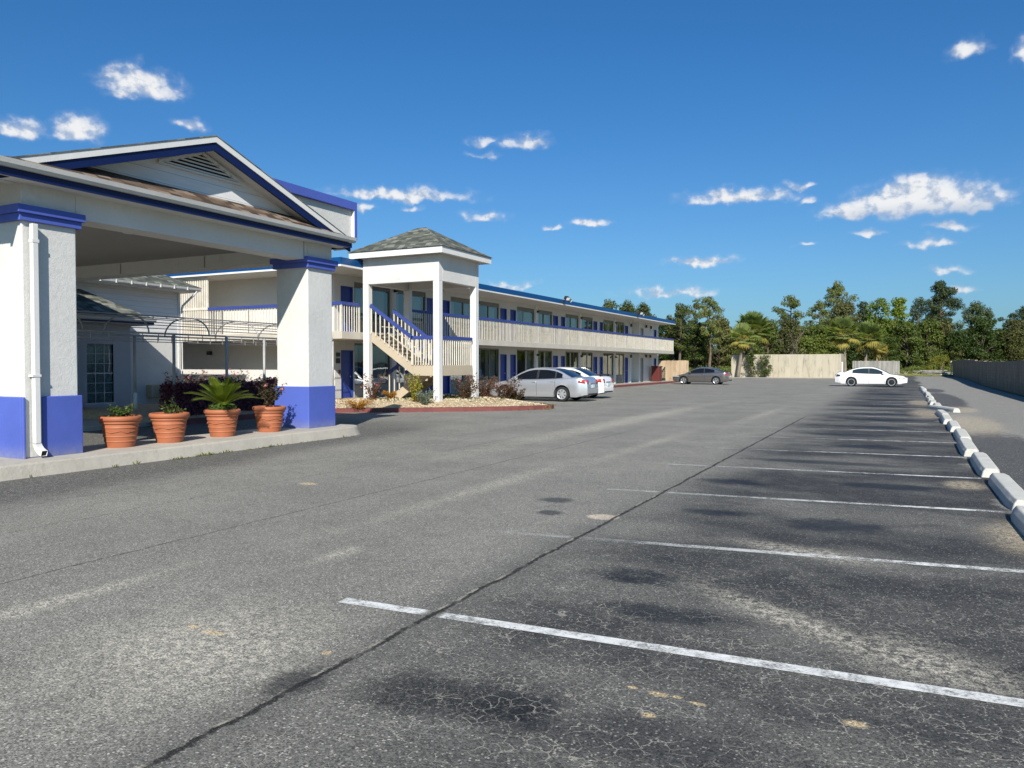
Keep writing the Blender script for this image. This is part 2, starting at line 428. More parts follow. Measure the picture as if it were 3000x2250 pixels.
    base = t.mix(t.math('MULTIPLY', sand, t.mr(t.math('ADD', t.math('MULTIPLY', wf, .6), t.math('MULTIPLY', wg, .4)), .40, .60, .12, .95)), base, (.42,.35,.24))
    spots = allm([ell(-3.66,3.3,.10,.035,k=.4), ell(-1.18,3.67,.03,.02,k=.4), ell(-1.04,3.65,.06,.03,k=.5), ell(-.85,3.63,.05,.02,k=.5), ell(-1.02,3.41,.04,.03,k=.5), ell(-.17,3.74,.06,.04,k=.6),
                  ell(-2.84,3.35,.035,.04,k=.5), ell(-7.13,8.05,.16,.10,k=.3), ell(-3.85,3.32,.05,.03,k=.4), ell(-.95,3.66,.03,.02,k=.4)])
    base = t.mix(t.math('MULTIPLY', spots, t.mr(wg, .3, .6, .2, .75)), base, (.62,.47,.25))
    base = t.mix(ell(-2.79,7.68,.19,.16,1.05,.8,.6), base, (.46,.39,.30))
    # loose stone showing in the surface
    vc = t.n('ShaderNodeTexVoronoi', {'Vector':P2,'Scale':125.0}, feature='F1')
    chip = t.xyz(vc.outputs['Color'])[0]
    vd = t.n('ShaderNodeTexVoronoi', {'Vector':P2,'Scale':58.0}, feature='F1'); chip2 = t.xyz(vd.outputs['Color'])[1]
    k = t.mr(chip, 0, 1, .44, 1.56, False)
    base = t.mix(1.0, base, t.comb(k,k,k), 'MULTIPLY')
    white = t.math('MULTIPLY', t.mr(chip2, .72, .80), t.mr(vd.outputs['Distance'], .42, .22))
    base = t.mix(t.math('MULTIPLY', white, t.mr(dark, 0, 1, .85, .40)), base, (.54,.51,.44))
    n60 = t.mr(wg, .25, .75, .82, 1.18)
    base = t.mix(1.0, base, t.comb(n60,n60,n60), 'MULTIPLY')
    sk = t.math('SUBTRACT', 1.0, t.math('ADD', t.math('MULTIPLY', st, .62), t.math('MULTIPLY', core, .16)))
    base = t.mix(1.0, base, t.comb(sk,sk,sk), 'MULTIPLY')
    # fatigue cracking, filled with pale dust
    wv = t.vadd(P2, t.vscale(t.vadd(t.noise(P2, 10, 4, .68, col=True), (-.5,-.5,-.5)), .065))
    e1 = t.vor(wv, 11.5, 'DISTANCE_TO_EDGE'); e2 = t.vor(t.vadd(wv,(3.3,1.7,0)), 23.0, 'DISTANCE_TO_EDGE')
    zone = t.math('MULTIPLY', t.mr(t.math('ADD', X, t.math('MULTIPLY', warp, .35)), -2.85, -2.35), t.mr(X, 1.2, .9))
    zone = t.math('MULTIPLY', zone, t.mr(Y, 8.5, 4.6))
    z1 = t.math('MULTIPLY', zone, t.mr(t.noise(P2, .9, 3, .6), .34, .50))
    z2 = t.math('MULTIPLY', zone, t.mr(t.noise(t.vadd(P2,(7,3,0)), 1.1, 3, .6), .42, .58))
    brk = t.mr(t.noise(P2, 5, 3, .6), .42, .58, .05, 1)
    c1 = t.math('MULTIPLY', t.mr(e1, .034, .010), t.math('MULTIPLY', z1, brk)); c2 = t.math('MULTIPLY', t.mr(e2, .050, .014), t.math('MULTIPLY', z2, t.mr(t.noise(P2, 8, 3, .6), .42, .6)))
    crack = mx(c1, t.math('MULTIPLY', c2, .62))
    base = t.mix(t.math('MULTIPLY', crack, .55), base, (.46,.43,.35))
    # long construction joints
    wob = t.math('MULTIPLY', t.math('SUBTRACT', t.noise(t.comb(0.0,Y,0.0), 1.6, 5, .65), .5), .10)
    wob2 = t.math('ADD', t.math('MULTIPLY', t.math('SUBTRACT', wf, .5), .055), t.math('MULTIPLY', t.math('SUBTRACT', wg, .5), .03))
    def joint(x0, w, y1, y0=-30.0, amp=1.0):
        dx = t.math('SUBTRACT', t.math('ADD', X, t.math('ADD', t.math('MULTIPLY', wob, amp), wob2)), x0)
        mk = t.math('MULTIPLY', t.mr(t.math('ABSOLUTE', dx), w, w*.45), t.math('MULTIPLY', t.mr(Y, y1+4, y1), t.mr(Y, y0-1, y0)))
        return dx, mk
    dx, j1 = joint(-2.67, .027, 23); _, j2 = joint(-5.88, .012, 17); _, j3 = joint(-7.6, .010, 16, 2.0, 3.0); _, j4 = joint(-8.9, .010, 17, 3, 4.0); _, j5 = joint(-5.2, .02, 60, 26, 2.0)
    jb = t.mr(t.noise(t.comb(0.0,Y,2.0), 2.5, 4, .7), .33, .50, .3, 1)
    base = t.mix(t.math('MULTIPLY', t.mr(t.math('ABSOLUTE', dx), .30, .02), t.mr(Y, 12, 4, 0, .28)), base, (.045,.044,.042))
    base = t.mix(t.math('MULTIPLY', j1, t.math('MULTIPLY', jb, t.mr(wg, .3, .55, .45, 1))), base, (.016,.015,.013))
    base = t.mix(t.math('MULTIPLY', mx(j2, mx(t.math('MULTIPLY', j3, .8), mx(t.math('MULTIPLY', j4, .75), t.math('MULTIPLY', j5, .4)))), .85), base, (.025,.024,.022))
    lip = t.math('MULTIPLY', t.mr(t.math('ABSOLUTE', t.math('ADD', dx, .022)), .016, .004), t.mr(t.noise(t.comb(0.0,Y,5.0), 3.1, 4, .7), .48, .6))
    lip = t.math('MULTIPLY', lip, t.mr(Y, 12, 9))
    base = t.mix(t.math('MULTIPLY', lip, .7), base, (.36,.33,.26))
    h = t.math('ADD', t.math('MULTIPLY', vc.outputs['Distance'], -.5), t.math('ADD', wg, t.math('MULTIPLY', mx(j1, crack), -1.6)))
    t.out(base, t.mr(st, 0, 1, .86, .62), t.bump(h, .5, .006), spec=.28)
    return m
M['asphalt'] = asphalt()

def line_mat(name, keep, lo_=.15, xf=1.0):
    """road paint worn through to the asphalt in places"""
    m, t = newmat(name); p = t.pos(); X, Y, Z = t.xyz(p)
    lo = t.noise(t.vmul(p,(1.3,1.3,1)), 1.1, 4, .6); hi = t.noise(p, 60, 4, .75); md = t.noise(p, 9, 4, .7)
    f = t.math('ADD', t.math('MULTIPLY', lo, .55), t.math('ADD', t.math('MULTIPLY', hi, .55), t.math('MULTIPLY', md, .35)))
    a = t.mr(f, keep-.09, keep+.10)
    seam = t.mr(t.math('ABSOLUTE', t.math('ADD', X, 2.67)), .03, .09)
    a = t.math('ADD', t.math('MULTIPLY', a, 1-lo_), lo_)
    a = t.math('MULTIPLY', t.math('MULTIPLY', a, seam), t.mr(X, -2.6, .2, xf, 1))
    c = t.mix(t.mr(md,.3,.7), (.52,.52,.49), (.72,.72,.68))
    b = t.n('ShaderNodeBsdfPrincipled', {'Base Color':c,'Roughness':.8,'Specular IOR Level':.25})
    tr = t.n('ShaderNodeBsdfTransparent')
    mxs = t.n('ShaderNodeMixShader', {0:a,1:tr.outputs[0],2:b.outputs[0]})
    t.n('ShaderNodeOutputMaterial', {0:mxs.outputs[0]})
    return m
M['line0'] = line_mat('traffic paint', .67, .22); M['line1'] = line_mat('worn traffic paint', .71, .14, .42); M['line2'] = line_mat('faint traffic paint', .76, .06, .22)

def grass_mat():
    m, t = newmat('rough grass and dirt'); p = t.pos()
    a = t.noise(p, .35, 5, .65); b = t.noise(p, 6, 4, .7)
    c = t.mix(t.mr(a,.35,.65), (.16,.15,.055), (.085,.11,.03))
    c = t.mix(t.mr(b,.5,.75,0,.6), c, (.27,.22,.13))
    t.out(c, .95, t.bump(b, .6, .06), spec=.1); return m
M['grass'] = grass_mat()

def sheet(name, xs, ys, fz, mat):
    mb = MB(); mb.grid([[(x,y,fz(x,y)) for x in xs] for y in ys][::-1])
    # grid rows run away from y; flip so that normals point up
    mb.f = [f if True else f for f in mb.f]
    o = mb.build(name, mat, uv=False, smooth=True)
    if o.data.polygons[0].normal.z < 0: o.data.flip_normals()
    return tag(o, kind='structure')
fr = lambda a,b,n: [a+(b-a)*i/n for i in range(n+1)]
sheet('ground', fr(-900,-80,8)+fr(-60,60,24)+fr(80,900,8), fr(-500,-60,6)+fr(-40,180,44)+fr(220,1500,8), lambda x,y: gz(x,y)-.05, M['grass'])
# asphalt: main lot, and the drive carrying on along the wall
sheet('parking_lot', fr(-48,5.35,27), fr(-22,83.2,52), gz, M['asphalt'])
sheet('road', fr(-.2,5.2,6), fr(83.2,103,10), gz, M['asphalt'])

# painted stall lines (each painted stripe lies 4 mm proud of the asphalt)
def stripe(x0,y0,x1,y1,w,mat,z=.004):
    mb = MB(); n = max(2,int(abs(x1-x0)/.3)); d = Vector((x1-x0,y1-y0,0)).normalized(); q = Vector((-d.y,d.x,0))*w/2
    a = []; b = []
    for i in range(n+1):
        f = i/n; x = x0+(x1-x0)*f; y = y0+(y1-y0)*f; zz = gz(x,y)+z
        a.append((x-q.x,y-q.y,zz)); b.append((x+q.x,y+q.y,zz))
    mb.grid([a,b])
    o = mb.build('parking_line', mat, uv=False)
    if o.data.polygons[0].normal.z < 0: o.data.flip_normals()
    return tag(o, kind='structure')
for k in range(-1,21):
    y = 4.32 + 2.775*k
    mat = M['line0'] if k <= 0 else (M['line1'] if k < 7 else M['line2'])
    dy = [-.17,-.55,-.45][k] if 0 <= k < 3 else -.4
    stripe(-3.38, y+dy, 1.0, y+.02, .105, mat)
for k in range(13):
    y = 30.0 + 2.8*k
    stripe(-17.6, y, -12.6, y, .10, M['line2'] if k%3 else M['line1'])

# ------------------------------------------------------------------ wheel stops
def stop_mesh():
    mb = MB(); L = 1.21; rng = random.Random(3)
    prof = [(-.145,0),(-.125,.085),(-.085,.135),(.085,.135),(.125,.085),(.145,0)]
    rows = []
    for i in range(9):
        y = -L + 2*L*i/8; e = .80 if i in (0,8) else 1
        rows.append([(x*e, y + (0.03 if i == 0 else -.03 if i == 8 else 0)*(z>.05), z*(1 if e==1 else .93)) for x,z in prof])
    mb.grid(rows)
    n = len(prof); N = len(mb.v)
    mb.f.append(tuple(range(n))[::-1]); mb.f.append(tuple(range(N-n,N))); mb.m += [0,0]
    return mb
so = stop_mesh().build('wheel_stop', M['stop'], bevel=.012)
bm_ = so.data
import bmesh
b_ = bmesh.new(); b_.from_mesh(bm_); bmesh.ops.recalc_face_normals(b_, faces=b_.faces); b_.to_mesh(bm_); b_.free()
ords = ['nearest','second','third','fourth','fifth','sixth','seventh','eighth','ninth','tenth','eleventh','twelfth','thirteenth','fourteenth','fifteenth','sixteenth','seventeenth','eighteenth','nineteenth','twentieth']
rg = random.Random(5); idx = 0
GS = 'concrete wheel stops along the drive'
for k in range(20):
    y = 4.32 + 2.775*(k+.5)
    x = 1.15 + rg.uniform(-.05,.05); rz = rg.uniform(-.025,.025)
    lab = 'white concrete wheel stop, %s from the camera in the long row' % ords[k]
    if k == 7: lab = 'white wheel stop just nearer than the skewed one, eighth in the row'
    if k == 9: x, y, rz, lab = 1.28, 31.1, .30, 'skewed white wheel stop knocked out of line towards the drive'
    if k == 19: lab = 'white wheel stop under the nose of the white sedan, end of row'
    if k == 0: lab = 'cropped white wheel stop at the near end of the long row'
    o = so if k == 0 else so.copy()
    if k: C.objects.link(o)
    o.location = (x,y,gz(x,y)); o.rotation_euler = (0,0,rz); o.scale = (1,rg.uniform(.97,1.02),rg.uniform(.95,1.06))
    tag(o, lab, 'wheel stop', GS)

# ------------------------------------------------------------------ right-hand block wall (panels step a little)
mb = MB(); rng = random.Random(8); y = 12.0
def wx(y): return 5.78 - .0095*(y-45)
while y < 104:
    L = 3.6; y2 = min(y+L, 104.6); h = 1.84 + rng.uniform(-.025,.025) + gz(0,y)*.6
    dxx = rng.uniform(-.012,.012)
    mb.prism([(wx(y)+dxx,y,-.04),(wx(y2)+dxx,y2,-.04),(wx(y2)+dxx+.2,y2,-.04),(wx(y)+dxx+.2,y,-.04)][::-1], (0,0,h+.04+gz(0,y)*.5))
    y = y2 + .0
bw = mb.build('block_wall', M['block'], bevel=.01)
tag(bw, 'long grey block wall in shade running along the right side of the drive', 'wall')
mb = MB(); mb.box(5.02,5.14,104.7,104.82,.1,2.05); o = mb.build('fence_post', M['mullion'], bevel=.01)
tag(o, 'white post standing at the far end of the long block wall', 'post')
# grass and trash strip at the far end
def scrap():
    t = thing('lumber_pile', 'heap of dark boards and pale blocks lying at the end of the drive', 'lumber pile', (3.6,106,.25))
    mb = MB(); r = random.Random(2)
    for i in range(9): mb.obox((3.6+r.uniform(-1.2,1.2),106+r.uniform(-.5,.5),.35+.07*i), (2.8,.22,.07), r.uniform(-.25,.25))
    mb.build('boards', M['planks_g'], t)
    for i in range(3):
        mb = MB(); mb.obox((4.2+.5*i,105.0+.2*i,.38), (.42,.3,.26), r.uniform(-.6,.6)); mb.build('block', M['stop'], t, bevel=.03)
scrap()
mb = MB(); r = random.Random(4)
for i in range(16):
    a = Vector((-.1+r.uniform(-.4,2.0), 107+r.uniform(-.6,1.2), .28)); d = Vector((r.uniform(-1,1),r.uniform(-.5,.5),r.uniform(.1,.7)))
    mb.tube([a, a+d*.6, a+d*1.1+Vector((0,0,-.1))], [.045,.035,.012], 5)
tag(mb.build('branch_pile', M['greybark'], uv=False), 'pile of pale dead branches on the grass beyond the white sedan', 'branches')

# ------------------------------------------------------------------ back enclosure, fences
mb = MB()
y0 = 84.7
mb.box(-16.4,-5.75,y0,y0+.18,.0,2.68)
mb.box(-5.75,-5.55,y0-.04,y0+4.0,.0,2.72); mb.box(-16.4,-16.2,y0+.18,y0+4.0,0,2.66)
ew = mb.build('enclosure_wall', M['plywood'], bevel=.01)
tag(ew, 'tall cream board enclosure wall with stains across the back of the lot', 'wall')
mb = MB(); mb.box(-5.52,-5.38,y0-.1,y0+.04,.1,1.9)
tag(mb.build('bollard', M['white'], bevel=.02), 'slim white post at the right corner of the cream enclosure', 'post')
mb = MB(); mb.box(-16.9,-5.3,83.4,84.66,.20,.285)
tag(mb.build('kerb_strip', M['sandbed'] if 'sandbed' in M else M['concrete']), kind='structure')
def slat_fence(name, x0, x1, y, z0, z1, mat, label, w=.15):
    t = thing(name, label, 'fence', ((x0+x1)/2,y,z0)); mb = MB(); r = random.Random(int(x0*10)+7); x = x0
    while x < x1-.01:
        x2 = min(x+w-.008, x1); dz = r.uniform(-.03,.02); dy = r.uniform(-.006,.006)
        mb.box(x,x2,y+dy,y+.022+dy,z0,z1+dz); x += w
    mb.build('boards', mat, t)
    mb = MB()
    for z in (z0+.3,(z0+z1)/2,z1-.3): mb.box(x0,x1,y+.032,y+.075,z-.045,z+.045)
    mb.build('rail', mat, t)
    return t
slat_fence('wooden_fence', -5.7, -.35, 107.5, .2, 2.1, M['planks_g'], 'weathered grey wooden fence panel behind the white sedan')
ft = slat_fence('wooden_fence', -20.6, -17.7, 71.4, .05, 2.0, M['planks'], 'tan wooden fence panel closing the gap at the far end of the motel')
# ------------------------------------------------------------------ portico
PX = -11.62          # street face of the pillar bases
pt = thing('portico', 'white gabled drive-through portico with blue bands, blue pillar bases and gutter', 'portico', (-16.5,10.5,0))
W = M['stucco']
ZS = .20             # top of the raised strip
def pillar(y0, y1, x0, x1, notch=False):
    s = .045
    mb = MB(); mb.box(x0+s, x1-s, y0+s, y1-s, ZS, 4.42)
    sh = mb.build('pillar', W, pt, bevel=.02)
    mb = MB()
    def blk(a0,a1,b0,b1):
        mb.prism([(a0,b0,ZS-.01),(a1,b0,ZS-.01),(a1,b1,ZS-.01),(a0,b1,ZS-.01)][::-1] if False else [(a0,b0,ZS-.01),(a1,b0,ZS-.01),(a1,b1,ZS-.01),(a0,b1,ZS-.01)], (0,0,1.13-ZS))
    if notch:
        # base broken for the downpipe: a thin leaf to either side of it
        mb.box(x0, x1-s-.003, y0, y1, ZS-.01, 1.12)
        mb.box(x1-s-.003, x1, y0, y0+.045, ZS-.01, 1.12)
        mb.box(x1-s-.003, x1, y0+.30, y1, ZS-.01, 1.12)
    else:
        mb.box(x0, x1, y0, y1, ZS-.01, 1.12)
    mb.build('pillar_base', M['basepaint'], sh, bevel=.015)
    mb = MB()
    mb.box(x0-.055, x1+.055, y0-.055, y1+.055, 3.845, 3.965)
    mb.box(x0-.012, x1+.012, y0-.012, y1+.012, 3.735, 3.8455)
    mb.build('pillar_cap', M['purple'], sh, bevel=.006)
    return sh
pillar(6.98, 7.92, PX-.98, PX, True)
pillar(13.16, 14.06, PX-1.0, PX)
pillar(6.98, 7.92, -21.9, -20.9); pillar(13.2, 14.06, -21.9, -20.95)
# beams all round and ceiling
bz0, bz1 = 3.905, 4.36
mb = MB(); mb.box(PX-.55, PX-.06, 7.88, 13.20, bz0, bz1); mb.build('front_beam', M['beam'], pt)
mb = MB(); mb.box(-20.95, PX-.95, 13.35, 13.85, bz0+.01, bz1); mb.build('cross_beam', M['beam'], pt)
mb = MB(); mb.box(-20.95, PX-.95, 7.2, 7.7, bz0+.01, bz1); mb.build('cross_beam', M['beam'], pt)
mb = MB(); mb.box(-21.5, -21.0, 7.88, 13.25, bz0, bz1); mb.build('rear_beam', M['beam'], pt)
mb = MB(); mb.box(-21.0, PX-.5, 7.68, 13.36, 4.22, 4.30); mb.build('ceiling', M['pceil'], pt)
for yy in (9.1, 11.6):
    pass
mb = MB()
for xx in (-14.98,-18.0):
    mb = MB(); mb.box(xx-.012, xx+.012, 13.335, 13.3495, bz0+.03, 4.2); mb.build('joint_strip', M['panel'], pt)
mb = MB(); mb.box(PX-.058, PX-.054, 13.088, 13.112, bz0+.02, bz1-.04); mb.build('joint_strip', M['panel'], pt)
# ceiling lamp
mb = MB(); mb.lathe([(0,4.10),(.13,4.11),(.17,4.16),(.17,4.215)], 20, (-13.2,10.0,0)); lam = mb.build('ceiling_lamp', M['lampwhite'], pt, smooth=True)
mb = MB(); mb.lathe([(.17,4.17),(.20,4.175),(.20,4.22)], 20, (-13.2,10.0,0)); mb.build('lamp_rim', M['darkmetal'], lam)
# eave box: soffit, fascia, gutter, pent roof
EX = -11.30; Y0, Y1 = 6.22, 14.28; XB = -22.2
mb = MB()
mb.box(PX-.06, EX-.03, Y0+.03, Y1-.03, 4.285, 4.31)
mb.box(XB, PX-.06, Y0+.03, 7.2, 4.362, 4.38); mb.box(XB, PX-.06, 13.86, Y1-.03, 4.362, 4.38)
mb.build('soffit', M['beam'], pt)
mb = MB()
mb.box(EX-.03, EX, Y0, Y1, 4.275, 4.385); mb.box(XB, EX-.03, Y0, Y0+.03, 4.275, 4.385); mb.box(XB, EX-.03, Y1-.03, Y1, 4.275, 4.385)
mb.build('fascia', M['navy'], pt)
def gutter(name, path_a, path_b, outv, parent):
    """K-style gutter between two points, projecting along outv"""
    a = Vector(path_a); b = Vector(path_b); o = Vector(outv)
    pr = [(0,.0),(.055,.0),(.085,.045),(.10,.115),(.094,.115),(.078,.05),(.05,.008),(.0,.008)]
    mb = MB(); n = len(pr)
    mb.grid([[p + o*x + Vector((0,0,z)) for x,z in pr] for p in (a,b)])
    mb.add([a+o*x+Vector((0,0,z)) for x,z in pr[:4]] + [a+Vector((0,0,.115))], [(0,1,2,3,4)])
    mb.add([b+o*x+Vector((0,0,z)) for x,z in pr[:4]] + [b+Vector((0,0,.115))], [(4,3,2,1,0)])
    mb.add([a, b, b+Vector((0,0,.115)), a+Vector((0,0,.115))], [(0,1,2,3)])
    return mb.build(name, M['gutter'], parent)
gutter('gutter', (EX+.001,Y0-.03,4.388), (EX+.001,Y1+.05,4.388), (1,0,0), pt)
gutter('gutter', (EX-.05,Y0-.001,4.388), (-22,Y0-.001,4.388), (0,-1,0), pt)
GW = -11.80          # face of the gable wall
mb = MB(); mb.quad((EX+.06,Y0+.30,4.475),(EX+.06,Y1-.05,4.475),(GW+.02,13.35,4.80),(GW+.02,7.60,4.80)); mb.quad((GW+.02,7.60,4.78),(GW+.02,13.35,4.78),(EX+.06,Y1+.05,4.455),(EX+.06,Y0-.05,4.455))
mb.quad((EX+.06,Y0-.05,4.455),(EX+.06,Y1+.05,4.455),(EX+.06,Y1+.05,4.475),(EX+.06,Y0-.05,4.475))
mb.build('pent_roof', M['shingle_b'], pt)
YC = 10.45; RX = -11.42; sl = .345; ZR = 5.86    # ridge
hw = 3.93
def zr(y): return ZR - sl*abs(y-YC)
# gable wall
mb = MB(); mb.prism([(GW,Y0+.35,4.30),(GW,Y1-.35,4.30),(GW,Y1-.35,zr(Y1-.35)-.15),(GW,YC,ZR-.15),(GW,Y0+.35,zr(Y0+.35)-.15)], (-.15,0,0))
gw = mb.build('gable_wall', M['siding'], pt)
# louvred vent in the gable
vw, vz0, vz1 = .92, 5.20, 5.53
mb = MB(); mb.prism([(GW+.006,YC-vw,vz0),(GW+.006,YC+vw,vz0),(GW+.006,YC,vz1+.02)], (-.004,0,0)); vent = mb.build('vent', M['dark'], pt)
mb = MB()
for i in range(5):
    z = vz0 + .012 + i*.064; h = vw*(1-(z-vz0)/(vz1-vz0+.03))
    if h < .08: continue
    mb.prism([(GW+.008,YC-h,z),(GW+.008,YC+h,z),(GW+.055,YC+h*.98,z-.012),(GW+.055,YC-h*.98,z-.012)], (0,0,.030))
mb.build('louvre', M['beam'], vent)
mb = MB()
for s in (-1,1): mb.beam((GW+.03,YC+s*(vw+.03),vz0-.01),(GW+.03,YC,vz1+.035),.06,.05,(1,0,0))
mb.beam((GW+.03,YC-vw-.05,vz0-.028),(GW+.03,YC+vw+.05,vz0-.028),.06,.035)
mb.build('vent_frame', M['white'], vent)
# rakes: blue board under a white one, on both slopes
def rake(name, off, th, h, x0, x1, mat):
    for s in (-1,1):
        ye = YC + s*(hw if s > 0 else hw+.42)
        mb = MB()
        a = [(x0,YC,ZR-off),(x0,ye,zr(ye)-off),(x0,ye,zr(ye)-off-h),(x0,YC,ZR-off-h)]
        mb.prism(a if s > 0 else a[::-1], (x1-x0,0,0)); mb.build(name, mat, pt)
rake('rake_board', .025, 0, .115, RX-.05, RX+.022, M['white'])
rake('rake_trim', .142, 0, .15, RX-.05, RX, M['navy'])
for s in (-1,1):
    ye = YC + s*(hw if s > 0 else hw+.42); mb = MB()
    a = [(RX-.05,YC,ZR-.24),(RX-.05,ye,zr(ye)-.24),(GW-.1,ye,zr(ye)-.24),(GW-.1,YC,ZR-.24)]
    mb.prism(a if s > 0 else a[::-1], (0,0,.03)); mb.build('rake_soffit', M['beam'], pt)
# main roof slopes
for s in (-1,1):
    ye = YC + s*(hw+.06 if s > 0 else hw+.48); mb = MB()
    a = [(RX+.034,YC,ZR-.025),(RX+.034,ye,zr(ye)-.025),(XB,ye,zr(ye)-.025),(XB,YC,ZR-.025)]
    mb.prism(a if s > 0 else a[::-1], (0,0,.016)); mb.build('roof_slope', M['shingle_g'], pt)
# sign parapet behind the gable
px, py0, py1, pz0, pz1 = -11.93, 12.0, 15.28, 4.66, 5.55
par = thing('sign_parapet', 'white sign panel in a blue frame standing behind the right side of the gable', 'sign panel', (px,14,4.6))
mb = MB(); mb.box(px-.35, px-.10, py0, py1-.10, pz0+.01, pz1-.15); mb.build('panel', M['stucco'], par)
mb = MB(); mb.box(px-.36, px, py0, py1, pz1-.20, pz1); mb.build('frame', M['purple'], par, bevel=.006)
mb = MB(); mb.box(px-.36, px, py1-.085, py1, pz0-.02, pz1-.2005); mb.build('frame', M['purple'], par, bevel=.006)
mb = MB(); mb.box(px-.11, px-.012, py1-.098, py1-.0865, pz0, pz1-.2015); mb.build('reveal', M['white'], par)
# downspout in the notch of the near pillar
sx, sy = PX+.018, 7.16
mb = MB()
mb.box(sx-.03, sx+.055, sy-.045, sy+.045, .42, 3.70)
ds = mb.build('downspout', M['white'], pt, bevel=.010)
mb = MB()
rows = []
for i in range(7):
    a = rad(70)*i/6; R = .16
    c = Vector((sx+.0125 + R*(1-math.cos(a)), sy+.045*i/6, .42 - R*math.sin(a)))
    u = Vector((math.cos(a),0,-math.sin(a)*-1)); u = Vector((math.cos(a),0,math.sin(a)))
    rows.append([c+u*.0425+Vector((0,-.045,0)), c+u*.0425+Vector((0,.045,0)), c-u*.0425+Vector((0,.045,0)), c-u*.0425+Vector((0,-.045,0)), c+u*.0425+Vector((0,-.045,0))])
mb.grid(rows); mb.build('outlet', M['white'], ds)
mb = MB(); e = rows[-1]; cc = sum((Vector(p) for p in e[:4]), Vector())/4
mb.add([cc+(Vector(p)-cc)*.86+Vector((-.012,0,.004)) for p in e[:4]], [(0,1,2,3)]); mb.build('outlet_mouth', M['dark'], ds)
mb = MB(); mb.box(sx-.033, sx+.060, sy-.051, sy+.051, 3.42, 3.47); mb.build('strap', M['white'], ds); mb = MB(); mb.box(sx-.05, sx+.062, sy-.075, sy+.053, 1.42, 1.455); mb.build('strap', M['white'], ds)

# raised strip with kerb under the pillars and pots
mb = MB()
n = 20; out = []
xa, xb = -11.10, -12.62
yy0, yy1 = 2.0, 14.35
out = [(xb,yy0),(xa,yy0)] + [(xa,yy1-.45)] + [(xa-.45+.45*math.cos(a),yy1-.45+.45*math.sin(a)*1.4) for a in [i*math.pi/2/6 for i in range(1,7)]] + [(xb+.25,yy1+.18),(xb,yy1)]
bot = []
for (x,y) in out: bot.append((x + (.07 if x > -11.9 else 0), y + (.05 if y > 13.9 else 0), -.02))
top = [(x,y,ZS) for x,y in out]
N = len(out)
mb.add(bot+top, [tuple(range(N,2*N))] + [(i,(i+1)%N,N+(i+1)%N,N+i) for i in range(N)])
ks = mb.build('kerb', M['kerb'], bevel=.025); tag(ks, kind='structure')
# weeds along the foot of the kerb
def weed_tuft(mb, x, y, z, h, n, rng):
    for i in range(n):
        a = rng.uniform(0,6.28); r = rng.uniform(.0,.05); l = h*rng.uniform(.5,1.2)
        b = Vector((x+math.cos(a)*r, y+math.sin(a)*r*1.5, z)); t_ = b + Vector((math.cos(a)*l*.7, math.sin(a)*l*.7, l*.8)); w = Vector((-math.sin(a),math.cos(a),0))*.008
        mb.add([b-w, b+w, t_+w*.6, t_-w*.6], [(0,1,2,3)])
mb = MB(); rng = random.Random(12)
for i in range(46):
    y = rng.choice([rng.uniform(6.4,14.2), rng.gauss(9.5,.5), rng.gauss(11.2,.5)])
    weed_tuft(mb, -11.0+rng.uniform(0,.06), y, .0, rng.choice([.02,.03,.03,.06]), 6, rng)
M['weed'] = leaf('kerb weeds', (.08,.10,.02), (.22,.22,.07), .3, .7, 3)
tag(mb.build('weeds', M['weed'], uv=False), kind='stuff')

# ------------------------------------------------------------------ walkway, lobby, siding wing
mb = MB(); mb.box(-40,-17.55,-6,24.4,-.02,.12)
tag(mb.build('pavement', M['concrete'], bevel=.02), kind='structure')

def win_grid(parent, axis, X, y0, y1, z0, z1, cols, rows, framew=.06):
    """small paned window in a wall facing +X"""
    mb = MB()
    mb.box(X-.02,X+.03,y0-framew,y0,z0-framew,z1+framew); mb.box(X-.02,X+.03,y1,y1+framew,z0-framew,z1+framew)
    mb.box(X-.02,X+.03,y0,y1,z1,z1+framew); mb.box(X-.02,X+.045,y0-framew-.02,y1+framew+.02,z0-framew-.002,z0)
    f = mb.build('window', M['mullion'], parent)
    mb = MB()
    for i in range(1,cols): y = y0+(y1-y0)*i/cols; mb.box(X-.005,X+.012,y-.009,y+.009,z0,z1)
    for j in range(1,rows):
        z = z0+(z1-z0)*j/rows; w = .02 if j == rows//2 else .009; mb.box(X-.004,X+.0125,y0,y1,z-w,z+w)
    mb.build('muntin', M['mullion'], f)
    mb = MB(); mb.quad((X-.008,y0,z0),(X-.008,y1,z0),(X-.008,y1,z1),(X-.008,y0,z1)); mb.build('pane', M['pane_dark'], f)
    mb = MB(); mb.quad((X-.03,y0,z0),(X-.03,y1,z0),(X-.03,y1,z1),(X-.03,y0,z1)); mb.build('curtain', M['lace'], f)
    return f
lb = thing('lobby_building', 'low white lobby building with grey shingled hip roof and tall paned window', 'building', (-26,12,0))
LX = -22.0; LZ = 2.98
